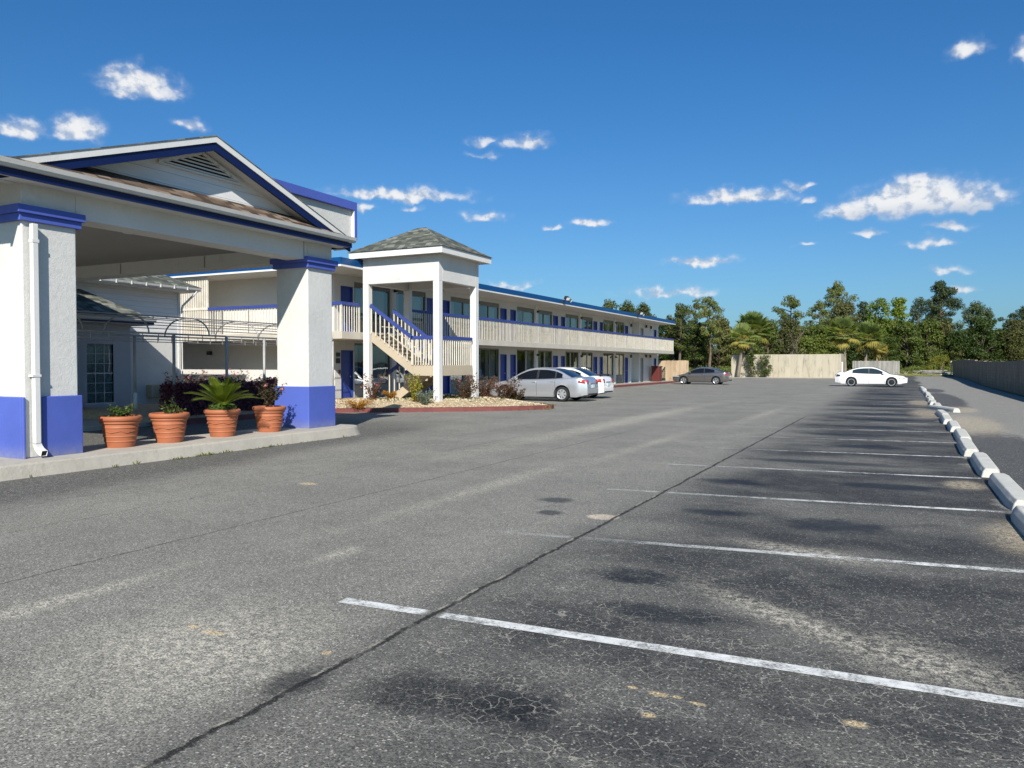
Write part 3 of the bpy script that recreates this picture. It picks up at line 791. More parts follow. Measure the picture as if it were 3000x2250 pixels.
def wallbox(mb, x0,x1,y0,y1,z0,z1, opens, axis='Y'):
    """wall with openings: opens = (a0,a1,z0,z1) along the wall"""
    A0, A1 = (y0,y1) if axis == 'Y' else (x0,x1)
    opens = [o for o in opens if o[0] > A0 and o[1] < A1]
    ca = sorted({A0,A1}|{v for o in opens for v in o[:2]}); cz = sorted({z0,z1}|{v for o in opens for v in o[2:]})
    for i in range(len(ca)-1):
        j = 0
        while j < len(cz)-1:
            def isopen(jj): 
                am = (ca[i]+ca[i+1])/2; zm = (cz[jj]+cz[jj+1])/2
                return any(o[0] < am < o[1] and o[2] < zm < o[3] for o in opens)
            if isopen(j): j += 1; continue
            k = j
            while k+1 < len(cz)-1 and not isopen(k+1): k += 1
            if axis == 'Y': mb.box(x0,x1,ca[i],ca[i+1],cz[j],cz[k+1])
            else: mb.box(ca[i],ca[i+1],y0,y1,cz[j],cz[k+1])
            j = k+1
mb = MB(); wallbox(mb, LX-.2, LX, 2.0, 16.62, .12, LZ-.1, [(15.14,16.02,.44,2.24),(9.5,11.6,.12,2.4)]); mb.box(-30,LX-.2,16.42,16.62,.12,LZ-.1)
mb.build('wall', M['greywall'], lb)
win_grid(lb, 'X', LX-.04, 15.14, 16.02, .44, 2.24, 3, 6)
mb = MB(); mb.box(LX-.12,LX-.06,9.5,11.6,.12,2.4); dd = mb.build('glass_door', M['pane_dark'], lb)
mb = MB(); mb.box(LX-.125,LX-.05,10.52,10.58,.12,2.4); mb.build('door_frame', M['frame'], dd)
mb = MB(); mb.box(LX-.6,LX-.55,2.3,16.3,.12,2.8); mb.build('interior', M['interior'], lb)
mb = MB(); mb.box(-30.5,LX+.45,1.5,17.1,LZ-.10,LZ-.075); mb.build('soffit', M['beam'], lb)
mb = MB(); mb.box(LX+.45,LX+.48,1.5,17.13,LZ-.12,LZ+.0); mb.box(-30.5,LX+.45,17.1,17.13,LZ-.12,LZ); mb.build('fascia', M['navy'], lb)
gutter('gutter', (LX+.481,1.5,LZ-.02), (LX+.481,17.16,LZ-.02), (1,0,0), lb)
# hip roof
ez = LZ+.06; hx, hy = LX+.55, 17.2; rise = .60
mb = MB()
rx = hx-4.4; rzz = ez+4.4*rise
mb.quad((hx,0,ez),(hx,hy,ez),(rx,hy-4.4,rzz),(rx,0,rzz)); mb.add([(hx,hy,ez),(-30.7,hy,ez),(rx,hy-4.4,rzz)], [(0,1,2)]); mb.add([(-30.7,hy,ez),(-30.7,0,ez),(rx,0,rzz),(rx,hy-4.4,rzz)],[(0,1,2,3)])
mb.build('roof', M['shingle_g'], lb)

sw = thing('siding_wing', 'taller white clapboard wing with gutter and downpipe beside the motel', 'building', (-28,18,0))
SX = -23.0
mb = MB(); mb.box(-34,SX,12.5,19.36,2.62,4.16); mb.build('upper_wall', M['siding2'], sw)
mb = MB(); mb.box(-34,SX-.012,12.5,19.34,.12,2.6195); mb.build('lower_wall', M['stucco'], sw)
mb = MB(); mb.box(SX-.10,SX+.02,19.28,19.38,.12,4.16); mb.build('corner_board', M['white'], sw)
mb = MB(); mb.box(-35,SX+.55,12.4,19.7,4.161,4.19); mb.build('soffit', M['beam'], sw)
mb = MB(); mb.box(SX+.52,SX+.56,12.4,19.7,4.191,4.31); mb.box(-35,SX+.52,19.67,19.7,4.191,4.31); mb.build('fascia', M['white'], sw)
gutter('gutter', (SX+.561,14.9,4.20), (SX+.561,19.75,4.20), (1,0,0), sw)
for i in range(8):
    mb = MB(); mb.box(SX+.56,SX+.675,15.3+i*.55,15.325+i*.55,4.215,4.325); mb.build('gutter_clip', M['white'], sw)
mb = MB(); mb.tube([(SX+.6,19.6,4.21),(SX+.55,19.55,4.1),(SX+.1,19.42,3.70),(SX+.07,19.40,3.6),(SX+.07,19.40,.3)], .04, 8); mb.build('downspout', M['white'], sw)
hx = SX+.66; hy = 19.8; ez = 4.32; ry = 3.4
mb = MB(); rx = hx-ry/.9; rz_ = ez+ry*.5
mb.quad((hx,12.3,ez),(hx,hy,ez),(hx-ry,hy-ry,rz_),(hx-ry,12.3,rz_)); mb.add([(hx,hy,ez),(-35,hy,ez),(hx-ry,hy-ry,rz_)],[(0,1,2)]); mb.add([(-35,hy,ez),(-35,12.3,ez),(hx-ry,12.3,rz_),(hx-ry,hy-ry,rz_)],[(0,1,2,3)])
mb.build('roof', M['shingle_g'], sw)
mb = MB(); mb.box(SX,SX+.30,17.95,18.85,.50,.92); ac = mb.build('air_conditioner', M['tan'], sw, bevel=.015)
mb = MB()
for i in range(9): mb.box(SX+.30,SX+.308,18.0,18.8,.54+i*.04,.555+i*.04)
mb.build('grille', M['panel'], ac)

# ------------------------------------------------------------------ bare awning frame over the walk
pg = thing('awning_frame', 'bare grey steel barrel-vault awning frame on posts over the walk', 'awning frame', (-19.2,15,.12))
xn, xf, zs = -18.3, -20.2, 2.46
ys0, ys1 = 8.2, 22.0
def arc(u): a = math.pi*u; return ((xn+xf)/2 + (xn-xf)/2*math.cos(a), zs + .55*math.sin(a))
mb = MB(); k = 0; y = ys0
arch_y = [8.9,10.7,12.5,14.4,16.45,18.4,20.3,22.0]
for y in arch_y:
    mb = MB(); mb.tube([(arc(i/14)[0], y, arc(i/14)[1]) for i in range(15)], .022, 6, True); mb.build('arch', M['metal'], pg, smooth=True)
for u in (.0,.14,.26,.38,.5,.62,.74,.86,1.0):
    x,z = arc(u); mb = MB(); mb.tube([(x,ys0,z),(x,ys1,z)], .014 if 0<u<1 else .028, 6); mb.build('purlin', M['metal'], pg, smooth=True)
for x in (xn,xf):
    mb = MB(); mb.tube([(x,ys0,zs-.17),(x,ys1,zs-.17)], .014, 6); mb.build('purlin', M['metal'], pg, smooth=True)
    mb = MB()
    for i in range(28): mb.tube([(x,ys0+i*.5,zs-.20),(x,ys0+i*.5,zs)], .011, 5)
    mb.build('spindle', M['metal'], pg)
for x,ysl in ((xn,(8.6,15.2,17.1,18.65,22.0)),(xf,(8.6,15.4,22.0))):
    for y in ysl:
        mb = MB(); mb.tube([(x,y,.12),(x,y,zs-.02)], .042, 8); po = mb.build('post', M['metal'], pg, smooth=True)
        mb = MB(); mb.tube([(x,y,.12),(x,y,.78)], .055, 8); mb.build('post_sleeve', M['white'], po, smooth=True)
# ------------------------------------------------------------------ motel
mo = thing('motel_building', 'long two storey cream motel with blue roof fascia, blue doors and balcony rail', 'motel', (-28,46,0))
WX = -19.80; BX = -18.20; YE = 23.93; YB = 22.40; YN = 68.75; XW = -38.0
F1, F2 = .15, 2.84      # floor levels
S0, S1 = 2.55, 2.82     # balcony slab
SOF = 5.16              # soffit
# openings: (kind, y0, y1)
P_ = []
doors = [(24.30,25.05),(30.48,31.24),(31.78,32.52),(37.86,38.62),(39.08,39.78),(45.06,45.84),(46.34,47.0),(52.22,53.0),(53.52,54.18),(59.25,60.05)]
wins = [(25.14,27.62),(28.06,30.40),(32.62,34.95),(35.38,37.74),(39.92,42.30),(42.82,44.96),(47.12,49.42),(49.96,52.12),(54.30,56.60),(57.10,59.16)]
bdoors = [(63.44,64.2),(67.32,68.08)]
op1 = []; op2 = []
for a,b in doors: op1.append((a,b,F1,2.18)); op2.append((a,b,F2,4.72))
for a,b in wins: op1.append((a,b,F1,2.48)); op2.append((a,b,F2,4.95))
for a,b in bdoors: op1.append((a,b,F1,2.18)); op2.append((a,b,F2,4.72))
mb = MB(); wallbox(mb, WX-.2, WX, YE, 60.70, .0, S0-.003, op1); mb.build('ground_floor_wall', M['cream'], mo)
mb = MB(); wallbox(mb, WX-.2, WX, YE, 60.70, S1+.002, SOF-.002, op2); mb.build('upper_floor_wall', M['cream'], mo)
mb = MB()
for z0,z1,op in ((0,S0-.003,op1),(S1+.002,SOF-.002,op2)):
    wallbox(mb, WX-.2, WX, 63.0, YN, z0, z1, op)
    mb.box(WX-.75,WX-.6,60.7,63.0,z0,z1); mb.box(WX-.6,WX-.201,62.99,63.15,z0,z1)
mb.build('stairwell_wall', M['white'], mo)
mb = MB()
for z0,z1 in ((0,S0-.003),(S1+.002,SOF-.002)): mb.box(WX-.18,WX+.04,60.50,60.80,z0,z1)
mb.build('pilaster', M['white'], mo)
# end wall and far walls
mb = MB(); mb.box(XW,WX-.2,YE,YE+.2,.0,S0-.003); mb.box(XW,WX-.2,YE,YE+.2,S1+.002,SOF-.002); mb.build('end_wall', M['cream'], mo)
mb = MB(); mb.box(XW,WX-.2,YN-.2,YN,.0,SOF-.002); mb.box(XW-.2,XW,YE,YN,0,SOF-.002); mb.build('rear_wall', M['cream'], mo)
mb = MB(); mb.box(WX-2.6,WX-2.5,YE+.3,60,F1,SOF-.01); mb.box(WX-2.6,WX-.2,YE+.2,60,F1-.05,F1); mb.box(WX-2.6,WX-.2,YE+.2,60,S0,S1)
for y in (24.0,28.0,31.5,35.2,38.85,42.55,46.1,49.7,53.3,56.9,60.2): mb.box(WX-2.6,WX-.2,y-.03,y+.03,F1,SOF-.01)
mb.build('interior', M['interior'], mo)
# slab, edge and roof
mb = MB(); mb.box(WX+.001,BX,YB,YN-.6,S0,S1); mb.box(-34.0,WX+.001,YB,YE-.001,S0,S1); mb.build('balcony_slab', M['slab'], mo, bevel=.008)
RXe, RYs, RYn = -18.08, 22.22, 68.25
mb = MB(); mb.box(XW,RXe-.05,RYs+.05,RYn-.05,SOF,SOF+.04); mb.build('soffit', M['soffit'], mo)
mb = MB(); mb.box(RXe-.05,RXe-.004,RYs+.004,RYn-.004,SOF-.004,SOF+.065); mb.box(XW,RXe-.05,RYs+.004,RYs+.05,SOF-.004,SOF+.065); mb.box(XW,RXe-.05,RYn-.05,RYn-.004,SOF-.004,SOF+.065); mb.build('drip_edge', M['white'], mo)
mb = MB()
def slope_band(a, b, outv):
    o = Vector(outv); a = Vector(a); b = Vector(b)
    mb.quad(a, b, b+Vector((0,0,.25))-o*.07, a+Vector((0,0,.25))-o*.07)
mb.box(XW,RXe-.07,RYs+.07,RYn-.07,SOF+.066,SOF+.315)
mb.prism([(RXe,RYs,SOF+.066),(RXe,RYn,SOF+.066),(RXe-.06,RYn,SOF+.33),(RXe-.06,RYs+.06,SOF+.33)], (-.01,0,0))
mb.prism([(RXe,RYs,SOF+.066),(RXe-.06,RYs+.06,SOF+.33),(XW,RYs+.06,SOF+.33),(XW,RYs,SOF+.066)], (0,.01,0))
mb.build('roof_fascia', M['fascia'], mo)
mb = MB(); mb.box(XW,RXe-.07,RYs+.07,RYn-.07,SOF+.3155,SOF+.325); mb.build('roof', M['panel'], mo)
rng = random.Random(21)
def door(y0,y1,z0,z1,mat):
    mb = MB(); mb.box(WX-.11,WX-.07,y0+.035,y1-.035,z0,z1-.04); d = mb.build('door', mat, mo)
    mb = MB(); mb.box(WX-.10,WX+.012,y0,y0+.035,z0,z1); mb.box(WX-.10,WX+.012,y1-.035,y1,z0,z1); mb.box(WX-.10,WX+.0125,y0+.035,y1-.035,z1-.04,z1); mb.build('door_frame', mat, d)
    mb = MB(); mb.lathe([(0,0),(.03,.0),(.032,.03),(0,.05)], 8, (0,0,0)); mb.v = [(WX-.07+p[2], y1-.11+p[0], z0+.98+p[1]) for p in mb.v]; mb.build('handle', M['chrome'], d)
    if mat is M['doorblue']:
        mb = MB(); mb.box(WX-.07,WX-.066,(y0+y1)/2-.07,(y0+y1)/2-.015,z0+1.5,z0+1.62); mb.box(WX-.07,WX-.066,(y0+y1)/2+.015,(y0+y1)/2+.07,z0+1.5,z0+1.62); mb.build('number_plate', M['railblue'], d)
        mb = MB(); mb.box(WX-.095,WX-.015,y0+.035,y1-.035,z0,z0+.012); mb.build('threshold', M['metal'], d)
for z0,z1,up in ((F1,2.18,0),(F2,4.72,1)):
    for a,b in doors: door(a,b,z0,z1,M['doorblue'])
    for i,(a,b) in enumerate(bdoors): door(a,b,z0,z1, M['panel'] if i == 0 else M['doorblue'])
def folds(y0,y1,z0,z1,x,rng,n):
    rows = [[],[]]
    for i in range(n+1):
        y = y0+(y1-y0)*i/n; xx = x + .035*math.sin(i*1.7+rng.uniform(-.5,.5)) - .02*(i%2)
        rows[0].append((xx,y,z0)); rows[1].append((xx,y,z1))
    return rows
def window(y0,y1,z0,z1,up):
    fw = .05; zk = z0+.62
    mb = MB()
    mb.box(WX-.12,WX-.03,y0,y0+fw,z0,z1); mb.box(WX-.12,WX-.03,y1-fw,y1,z0,z1)
    mb.box(WX-.12,WX-.03,y0+fw,y1-fw,z1-.22 if up else z1-.08,z1); mb.box(WX-.12,WX-.03,y0+fw,y1-fw,z0,z0+.05); mb.box(WX-.12,WX-.03,y0+fw,y1-fw,zk,zk+.05)
    f = mb.build('window', M['frame'], mo)
    ym = y0+(y1-y0)*rng.choice([.42,.5,.55])
    zt = z1-.22 if up else z1-.08
    mb = MB(); mb.box(WX-.115,WX-.035,ym-.025,ym+.025,zk+.05,zt); mb.build('mullion', M['mullion'] if rng.random() < .4 else M['frame'], f)
    mb = MB(); mb.quad((WX-.075,y0+fw,zk+.05),(WX-.075,y1-fw,zk+.05),(WX-.075,y1-fw,zt),(WX-.075,y0+fw,zt)); mb.build('pane', M['pane'], f)
    mb = MB(); mb.box(WX-.09,WX-.06,y0+fw,y1-fw,z0+.05,zk); pn = mb.build('lower_panel', M['panel'], f)
    # drawn curtains leave a dark gap of a different width in each room
    mb = MB(); g0 = rng.uniform(.0,.55); gw_ = rng.choice([.08,.2,.35,.45]); w = y1-y0
    a = y0+.06+(w-.12)*g0*.8; b = min(a+w*gw_, y1-.06)
    n1 = max(3,int((a-y0)/.055)); n2 = max(3,int((y1-b)/.055))
    if a-y0 > .15: mb.grid(folds(y0+.04,a,zk+.05,zt,WX-.26,rng,n1))
    if y1-b > .15: mb.grid(folds(b,y1-.04,zk+.05,zt,WX-.26,rng,n2))
    if mb.v: mb.build('curtain', M['curtain'], f, smooth=True)
    mb = MB(); aw = min(1.05,(y1-y0)-.5); ya = (y0+y1)/2-aw/2+rng.uniform(-.2,.2)
    mb.box(WX-.06,WX+.02,ya,ya+aw,z0+.10,z0+.54); ac = mb.build('air_conditioner', M['tan'] if up else M['panel'], f)
    mb = MB()
    for i in range(8): mb.box(WX+.02,WX+.026,ya+.05,ya+aw-.05,z0+.14+i*.045,z0+.155+i*.045)
    mb.build('grille', M['darkmetal'], f)
for a,b in wins:
    window(a,b,F1,2.48,0); window(a,b,F2,4.95,1)
# white party-wall posts between the window pairs, with wall lamps
for y in (27.84,35.165,42.56,49.69,56.85):
    for z0,z1 in ((F1,S0-.004),(F2,SOF-.003)):
        mb = MB(); mb.box(WX,WX+.05,y-.16,y+.16,z0-.1,z1); mb.build('pilaster', M['white'], mo, bevel=.006)
        mb = MB(); mb.box(WX+.05,WX+.075,y-.05,y+.05,z1-.42,z1-.28); mb.obox((WX+.14,y,z1-.36),(.15,.11,.10),0,0,.35); l = mb.build('wall_lamp', M['darkmetal'], mo, bevel=.008)
        mb = MB(); mb.obox((WX+.155,y,z1-.412),(.11,.08,.02),0,0,.35); mb.build('lamp_lens', M['lampwhite'], l)
for y,z in ((64.8,4.9),(64.8,2.35),(66.2,4.86),(66.0,2.34),(60.6,2.3),(60.6,4.8)):
    mb = MB(); mb.box(WX+.045,WX+.15,y-.10,y+.10,z-.12,z+.12); l = mb.build('wall_lamp', M['darkmetal'], mo, bevel=.01)
    mb = MB(); mb.box(WX+.06,WX+.14,y-.06,y+.06,z-.16,z-.1205); mb.build('lamp_lens', M['lampwhite'], l)
# end wall: lamp, sign, dark doorway
mb = MB(); mb.box(-26.65,-26.45,YE-.14,YE-.001,2.02,2.18); mb.build('wall_lamp', M['darkmetal'], mo, bevel=.01)
mb = MB(); mb.box(-29.3,-28.45,YE-.05,YE-.001,F1-.02,2.2); mb.build('door', M['doorblue'], mo)
mb = MB(); mb.box(WX+.001,WX+.03,23.62+.38,23.62+.60,1.92,2.08); mb.box(WX+.001,WX+.03,23.62+.38,23.62+.60,1.66,1.86)
mb.build('sign', M['signblack'], mo)
mb = MB(); mb.box(WX+.001,WX+.05,24.14,24.22,1.25,1.40); mb.build('alarm_box', M['redplastic'], mo)
# railings
def railing(a, b, post=True, z0=S1, top=3.79, parent=mo):
    a = Vector(a); b = Vector(b); d = b-a; L = d.length; d.normalize(); q = Vector((-d.y,d.x,0))
    mb = MB(); n = max(1,round(L/.152))
    for i in range(n+1):
        w = .08 if i in (0,n) else .030
        p = a + d*(L*i/n) + Vector((0,0,rng.uniform(-.004,.004)))
        mb.beam(p+Vector((0,0,z0-a.z+.005)), p+Vector((0,0,top-a.z)), w, .022, tuple(q))
    r = mb.build('railing', M['baluster'], parent)
    mb = MB(); mb.beam(a+Vector((0,0,top+.055-a.z))-d*.02, b+Vector((0,0,top+.055-a.z))+d*.02, .075, .115)
    mb.build('handrail', M['railblue'], r)
    return r
xr = BX-.045
y = YB+.045; segs = []
edges = [YB+.045, 23.45]
n = 19
ys_ = [26.5 + (68.10-26.5)*i/n for i in range(n+1)]
railing((xr,YB+.045,0),(xr,23.46,0))
for i in range(n): railing((xr,ys_[i]+.02,0),(xr,ys_[i+1]-.02,0))
for i in range(3): railing((xr-.05-2.27*i,YB+.045,0),(xr-2.27*(i+1),YB+.045,0))
# tall slatted stair screen on the end balcony
for x0,x1 in ((-28.4,-25.06),):
    mb = MB(); n = 26
    for i in range(n+1):
        x = x0+(x1-x0)*i/n; w = .10 if i == n else .055
        mb.box(x-w/2,x+w/2,YB+.02,YB+.075,S1+.002,SOF-.12)
    sc_ = mb.build('stair_screen', M['baluster'], mo)
    mb = MB()
    for z in (SOF-.12,S1+.99): mb.box(x0-.05,x1+.06,YB+.005,YB+.09,z,z+.09)
    mb.build('screen_rail', M['baluster'], sc_)
# floodlights on the roof edge
for y in (42.6,57.0):
    t_ = thing('floodlight', 'twin floodlight on the blue roof edge, %s' % ('the nearer one above the fifth pair of windows' if y < 50 else 'the farther one towards the end of the motel'), 'floodlight', (RXe,y,SOF+.2), group='floodlights on the motel roof edge')
    mb = MB(); mb.box(RXe-.02,RXe+.06,y-.08,y+.08,SOF+.12,SOF+.28); mb.tube([(RXe+.05,y,SOF+.2),(RXe+.25,y,SOF+.30)], .025, 6); mb.build('bracket', M['darkmetal'], t_)
    for s in (-1,1):
        mb = MB(); mb.obox((RXe+.34,y+s*.22,SOF+.32-.05*s),(.20,.26,.20),s*.5,0,.5); h = mb.build('lamp_head', M['darkmetal'], t_, bevel=.02)
        mb = MB(); mb.obox((RXe+.43,y+s*.24,SOF+.26-.05*s),(.02,.22,.16),s*.5,0,.5); mb.build('lens', M['lampwhite'], h)
# sidewalk along the front, with red painted kerb
mb = MB(); ns = 24; rows = []
for i in range(ns+1):
    y = 24.3 + (69.5-24.3)*i/ns; z = .15 + .12*sstep(38,26,y)
    rows.append([(WX-.3,y,z),(-18.22,y,z),(-18.18,y,-.02)])
mb.grid(rows); o = mb.build('sidewalk', M['concrete'])
if o.data.polygons[0].normal.z < 0: o.data.flip_normals()
tag(o, kind='structure')
mb = MB(); rows = []
for i in range(ns+1):
    y = 28.8 + (69.5-28.8)*i/ns; z = .156 + .12*sstep(38,26,y)
    rows.append([(-18.24,y,z),(-18.08,y,z),(-18.06,y,z-.02),(-18.05,y,-.02)])
mb.grid(rows); o = mb.build('kerb_red', M['redkerb'])
if o.data.polygons[0].normal.z < 0: o.data.flip_normals()
o.name = 'kerb'; tag(o, kind='structure')
# vending cabinet by the stair
t_ = thing('waste_bin', 'dark red waste bin standing on the far walkway beside the grey stairwell door', 'waste bin', (-19.2,66.2,.15))
mb = MB(); mb.prism([(-19.55,65.75,.15),(-18.85,65.75,.15),(-18.85,66.65,.15),(-19.55,66.65,.15)], (0,0,1.22)); mb.build('body', M['redplastic'], t_, bevel=.04)
mb = MB(); mb.box(-19.58,-18.80,65.72,66.68,1.372,1.50); mb.build('lid', M['redplastic'], t_, bevel=.05)
mb = MB()
for i in range(3): mb.box(-18.85,-18.83,65.85+.25*i,65.95+.25*i,.3,1.2)
mb.build('rib', M['redplastic'], t_)

# ------------------------------------------------------------------ stair tower
st = thing('stair_tower', 'white open stair tower with grey pyramid roof and tan switchback stairs', 'stair tower', (-16.4,25,.3))
TX0, TX1, TY0, TY1 = -18.10, -14.75, 23.5, 26.4
TB, TT = 4.60, 5.56
for (x,y) in ((TX0,TY0),(TX1-.25,TY0),(TX1-.25,TY1-.25),(TX0,TY1-.25)):
    mb = MB(); mb.box(x,x+.25,y,y+.25,.05 if x > -17 else .05,TB+.0); mb.build('post', M['white'], st, bevel=.012)
mb = MB()
mb.box(TX0,TX1,TY0,TY0+.25,TB+.0005,TT); mb.box(TX0,TX1,TY1-.25,TY1,TB+.0005,TT); mb.box(TX1-.25,TX1,TY0+.25,TY1-.25,TB+.0005,TT); mb.box(TX0,TX0+.25,TY0+.25,TY1-.25,TB+.0005,TT)
mb.build('header_wall', M['stucco'], st, bevel=.01)
mb = MB(); mb.box(TX0+.25,TX1-.25,TY0+.25,TY1-.25,5.1,5.15); mb.build('ceiling', M['soffit'], st)
e = .36
mb = MB(); mb.box(TX0-e+.03,TX1+e-.03,TY0-e+.03,TY1+e-.03,TT+.0005,TT+.03); mb.build('soffit', M['beam'], st)
mb = MB(); mb.box(TX0-e,TX1+e,TY0-e,TY0-e+.03,TT-.03,TT+.20); mb.box(TX0-e,TX1+e,TY1+e-.03,TY1+e,TT-.03,TT+.20); mb.box(TX1+e-.03,TX1+e,TY0-e+.03,TY1+e-.03,TT-.03,TT+.20); mb.box(TX0-e,TX0-e+.03,TY0-e+.03,TY1+e-.03,TT-.03,TT+.20); mb.build('fascia', M['white'], st)
zc = 6.82; cxm, cym = (TX0+TX1)/2, (TY0+TY1)/2; e2 = e+.05
c4 = [(TX0-e2,TY0-e2,TT+.205),(TX1+e2,TY0-e2,TT+.205),(TX1+e2,TY1+e2,TT+.205),(TX0-e2,TY1+e2,TT+.205)]; ridge = [(cxm-.2,cym,zc),(cxm+.2,cym,zc)]
mb = MB(); mb.add(c4+ridge, [(0,1,5,4),(1,2,5),(2,3,4,5),(3,0,4),(3,2,1,0)]); mb.build('roof', M['shingle_g'], st)
# stairs
LZ1 = 1.58
def flight(xa, za, xb, zb, y0, y1, name='stair_flight'):
    """from (xa,za) at the top to (xb,zb) at the bottom"""
    n = 8
    for y in (y0, y1-.06):
        mb = MB(); mb.prism([(xa,y,za+.02),(xa,y,za-.36),(xb,y,zb-.36),(xb,y,zb+.02)], (0,.06,0)); f = mb.build('stringer', M['stair'], st)
    mb = MB()
    for i in range(n):
        x = xa + (xb-xa)*(i+.5)/n; z = za + (zb-za)*(i+1)/n
        mb.box(x-abs(xb-xa)/n*.62, x+abs(xb-xa)/n*.62, y0+.06, y1-.06, z-.05, z)
    mb.build('tread', M['stair'], f)
    return f
flight(-17.80, 2.83, -15.95, LZ1+.02, 23.62, 24.68)
flight(-15.95, LZ1-.0, -17.85, .36, 24.86, 25.95)
mb = MB(); mb.box(-15.95,TX1-.05,23.62,26.0,LZ1-.38,LZ1); mb.build('landing', M['stair'], st, bevel=.01)
mb = MB(); mb.box(BX,-17.795,23.62,26.2,S0+.2,S1); mb.build('landing', M['slab'], st)
def srail(a, b, h=.92, n=10, hr=True):
    a = Vector(a); b = Vector(b); mb = MB()
    for i in range(n+1):
        p = a+(b-a)*i/n; mb.beam(p+Vector((0,0,.0)), p+Vector((0,0,h)), .034, .034, (0,1,0))
    r = mb.build('stair_railing', M['baluster'], st)
    mb = MB(); d = (b-a).normalized(); mb.beam(a+Vector((0,0,h+.05))-d*.05, b+Vector((0,0,h+.05))+d*.05, .075, .12); mb.build('handrail', M['railblue'], r)
    return r
srail((-17.78,23.60,2.80),(-15.98,23.60,1.60),.95,9)
srail((-17.55,24.72,2.66),(-15.98,24.72,1.60),.95,9)
srail((-15.93,23.60,1.585),(TX1-.26,23.60,1.585),.95,8)
srail((TX1-.09,23.80,1.585),(TX1-.09,25.95,1.585),.95,14)
srail((-15.98,24.82,1.55),(-17.85,24.82,.36),.90,8)
srail((-15.98,25.98,1.55),(-17.85,25.98,.36),.90,8)
mb = MB(); mb.tube([(-17.4,23.72,3.02),(-16.9,23.72,2.98),(-15.6,23.72,2.0)], .02, 6); mb.build('grab_rail', M['stair'], st)
# ------------------------------------------------------------------ foliage helpers
def quads_mesh(name, V, mats, parent=None, idx=None):
    """V: (N,4,3) array of quads -> one mesh object"""
    n = len(V); me = bpy.data.meshes.new(name)
    me.vertices.add(n*4); me.loops.add(n*4); me.polygons.add(n)
    me.vertices.foreach_set('co', V.reshape(-1).astype(np.float32))
    me.loops.foreach_set('vertex_index', np.arange(n*4, dtype=np.int32))
    me.polygons.foreach_set('loop_start', np.arange(0,n*4,4,dtype=np.int32))
    mats = mats if isinstance(mats,(list,tuple)) else [mats]
    for m in mats: me.materials.append(m)
    if idx is not None: me.polygons.foreach_set('material_index', idx.astype(np.int32))
    me.update(calc_edges=True); me.validate()
    o = bpy.data.objects.new(name, me); C.objects.link(o)
    if parent is not None: o.parent = parent
    return o
def leaf_quads(rs, cen, nrm, L, Wd, fold=0.0):
    """leaf shaped quads (pointed) around centres, facing roughly along nrm"""
    n = len(cen); r = rs.normal(size=(n,3)); nrm = nrm/(np.linalg.norm(nrm,axis=1,keepdims=True)+1e-9)
    t = np.cross(nrm, r); t /= (np.linalg.norm(t,axis=1,keepdims=True)+1e-9); b = np.cross(nrm, t)
    L = (L*rs.uniform(.7,1.3,n))[:,None]; Wd = (Wd*rs.uniform(.7,1.3,n))[:,None]
    return np.stack([cen - t*L/2, cen + b*Wd/2 - t*L*.08, cen + t*L/2, cen - b*Wd/2 - t*L*.08], axis=1)
def puff(rs, c, r, n, flat=1.0):
    """points in a shell-heavy ball, with outward normals"""
    d = rs.normal(size=(n,3)); d /= np.linalg.norm(d,axis=1,keepdims=True)
    rr = r*(rs.uniform(.25,1.0,n)**.5)[:,None]
    s = np.array([1,1,flat])
    return np.array(c) + d*rr*s, d + rs.normal(size=(n,3))*.55 + np.array([0,0,.25])

M['rose'] = leaf('dark rose leaves', (.035,.050,.018), (.135,.068,.040), .25, .5, 5)
M['pink'] = simple('pink petals', (.48,.13,.15), .6)
M['hedge'] = leaf('purple hedge leaves', (.016,.010,.012), (.12,.032,.05), .15, .5, 4)
M['cycad'] = leaf('cycad fronds', (.085,.125,.010), (.33,.36,.045), .25, .4, 4)
M['potleaf'] = leaf('small green leaves', (.035,.07,.012), (.14,.19,.04), .3, .45, 9)
M['limeleaf'] = leaf('yellow green leaves', (.20,.22,.02), (.42,.38,.05), .3, .5, 6)
M['grayleaf'] = leaf('grey green leaves', (.10,.14,.10), (.20,.25,.18), .25, .6, 6)
M['orange'] = leaf('orange blossoms', (.22,.14,.02), (.50,.22,.02), .25, .6, 12)
M['grassleaf'] = leaf('low green cover', (.05,.08,.015), (.13,.16,.04), .3, .6, 5)

# ------------------------------------------------------------------ terracotta pots
def pot_mesh(parent):
    mb = MB()
    prof = [(.0,.0),(.205,.0),(.21,.02),(.222,.10),(.231,.105),(.231,.122),(.226,.127),(.236,.19),(.245,.195),(.245,.212),(.240,.217),(.256,.345),(.266,.352),(.266,.366),(.262,.372),(.270,.425),
            (.288,.432),(.292,.450),(.286,.468),(.305,.478),(.316,.500),(.318,.530),(.308,.556),(.290,.564),(.272,.556),(.262,.51),(.26,.49)]
    prof = [(r*1.085,z*.945) for r,z in prof]
    mb.lathe(prof, 40); b = mb.build('pot_body', M['terracotta'], parent, smooth=True, world=False, auto=50)
    # raised scroll around the belly
    mb = MB(); n = 72; pts = []
    for i in range(n):
        a = 2*math.pi*i/n; z = .270 + .020*math.sin(a*7)*abs(math.sin(a*3.5)); r = .272 + .004
        pts.append((r*math.cos(a), r*math.sin(a), z))
    mb.tube(pts+[pts[0]], .007, 5); mb.build('scroll_relief', M['terracotta'], b, smooth=True, world=False)
    mb = MB(); mb.lathe([(0,.50),(.262,.505)], 24); mb.build('soil', M['soil'], parent, world=False)
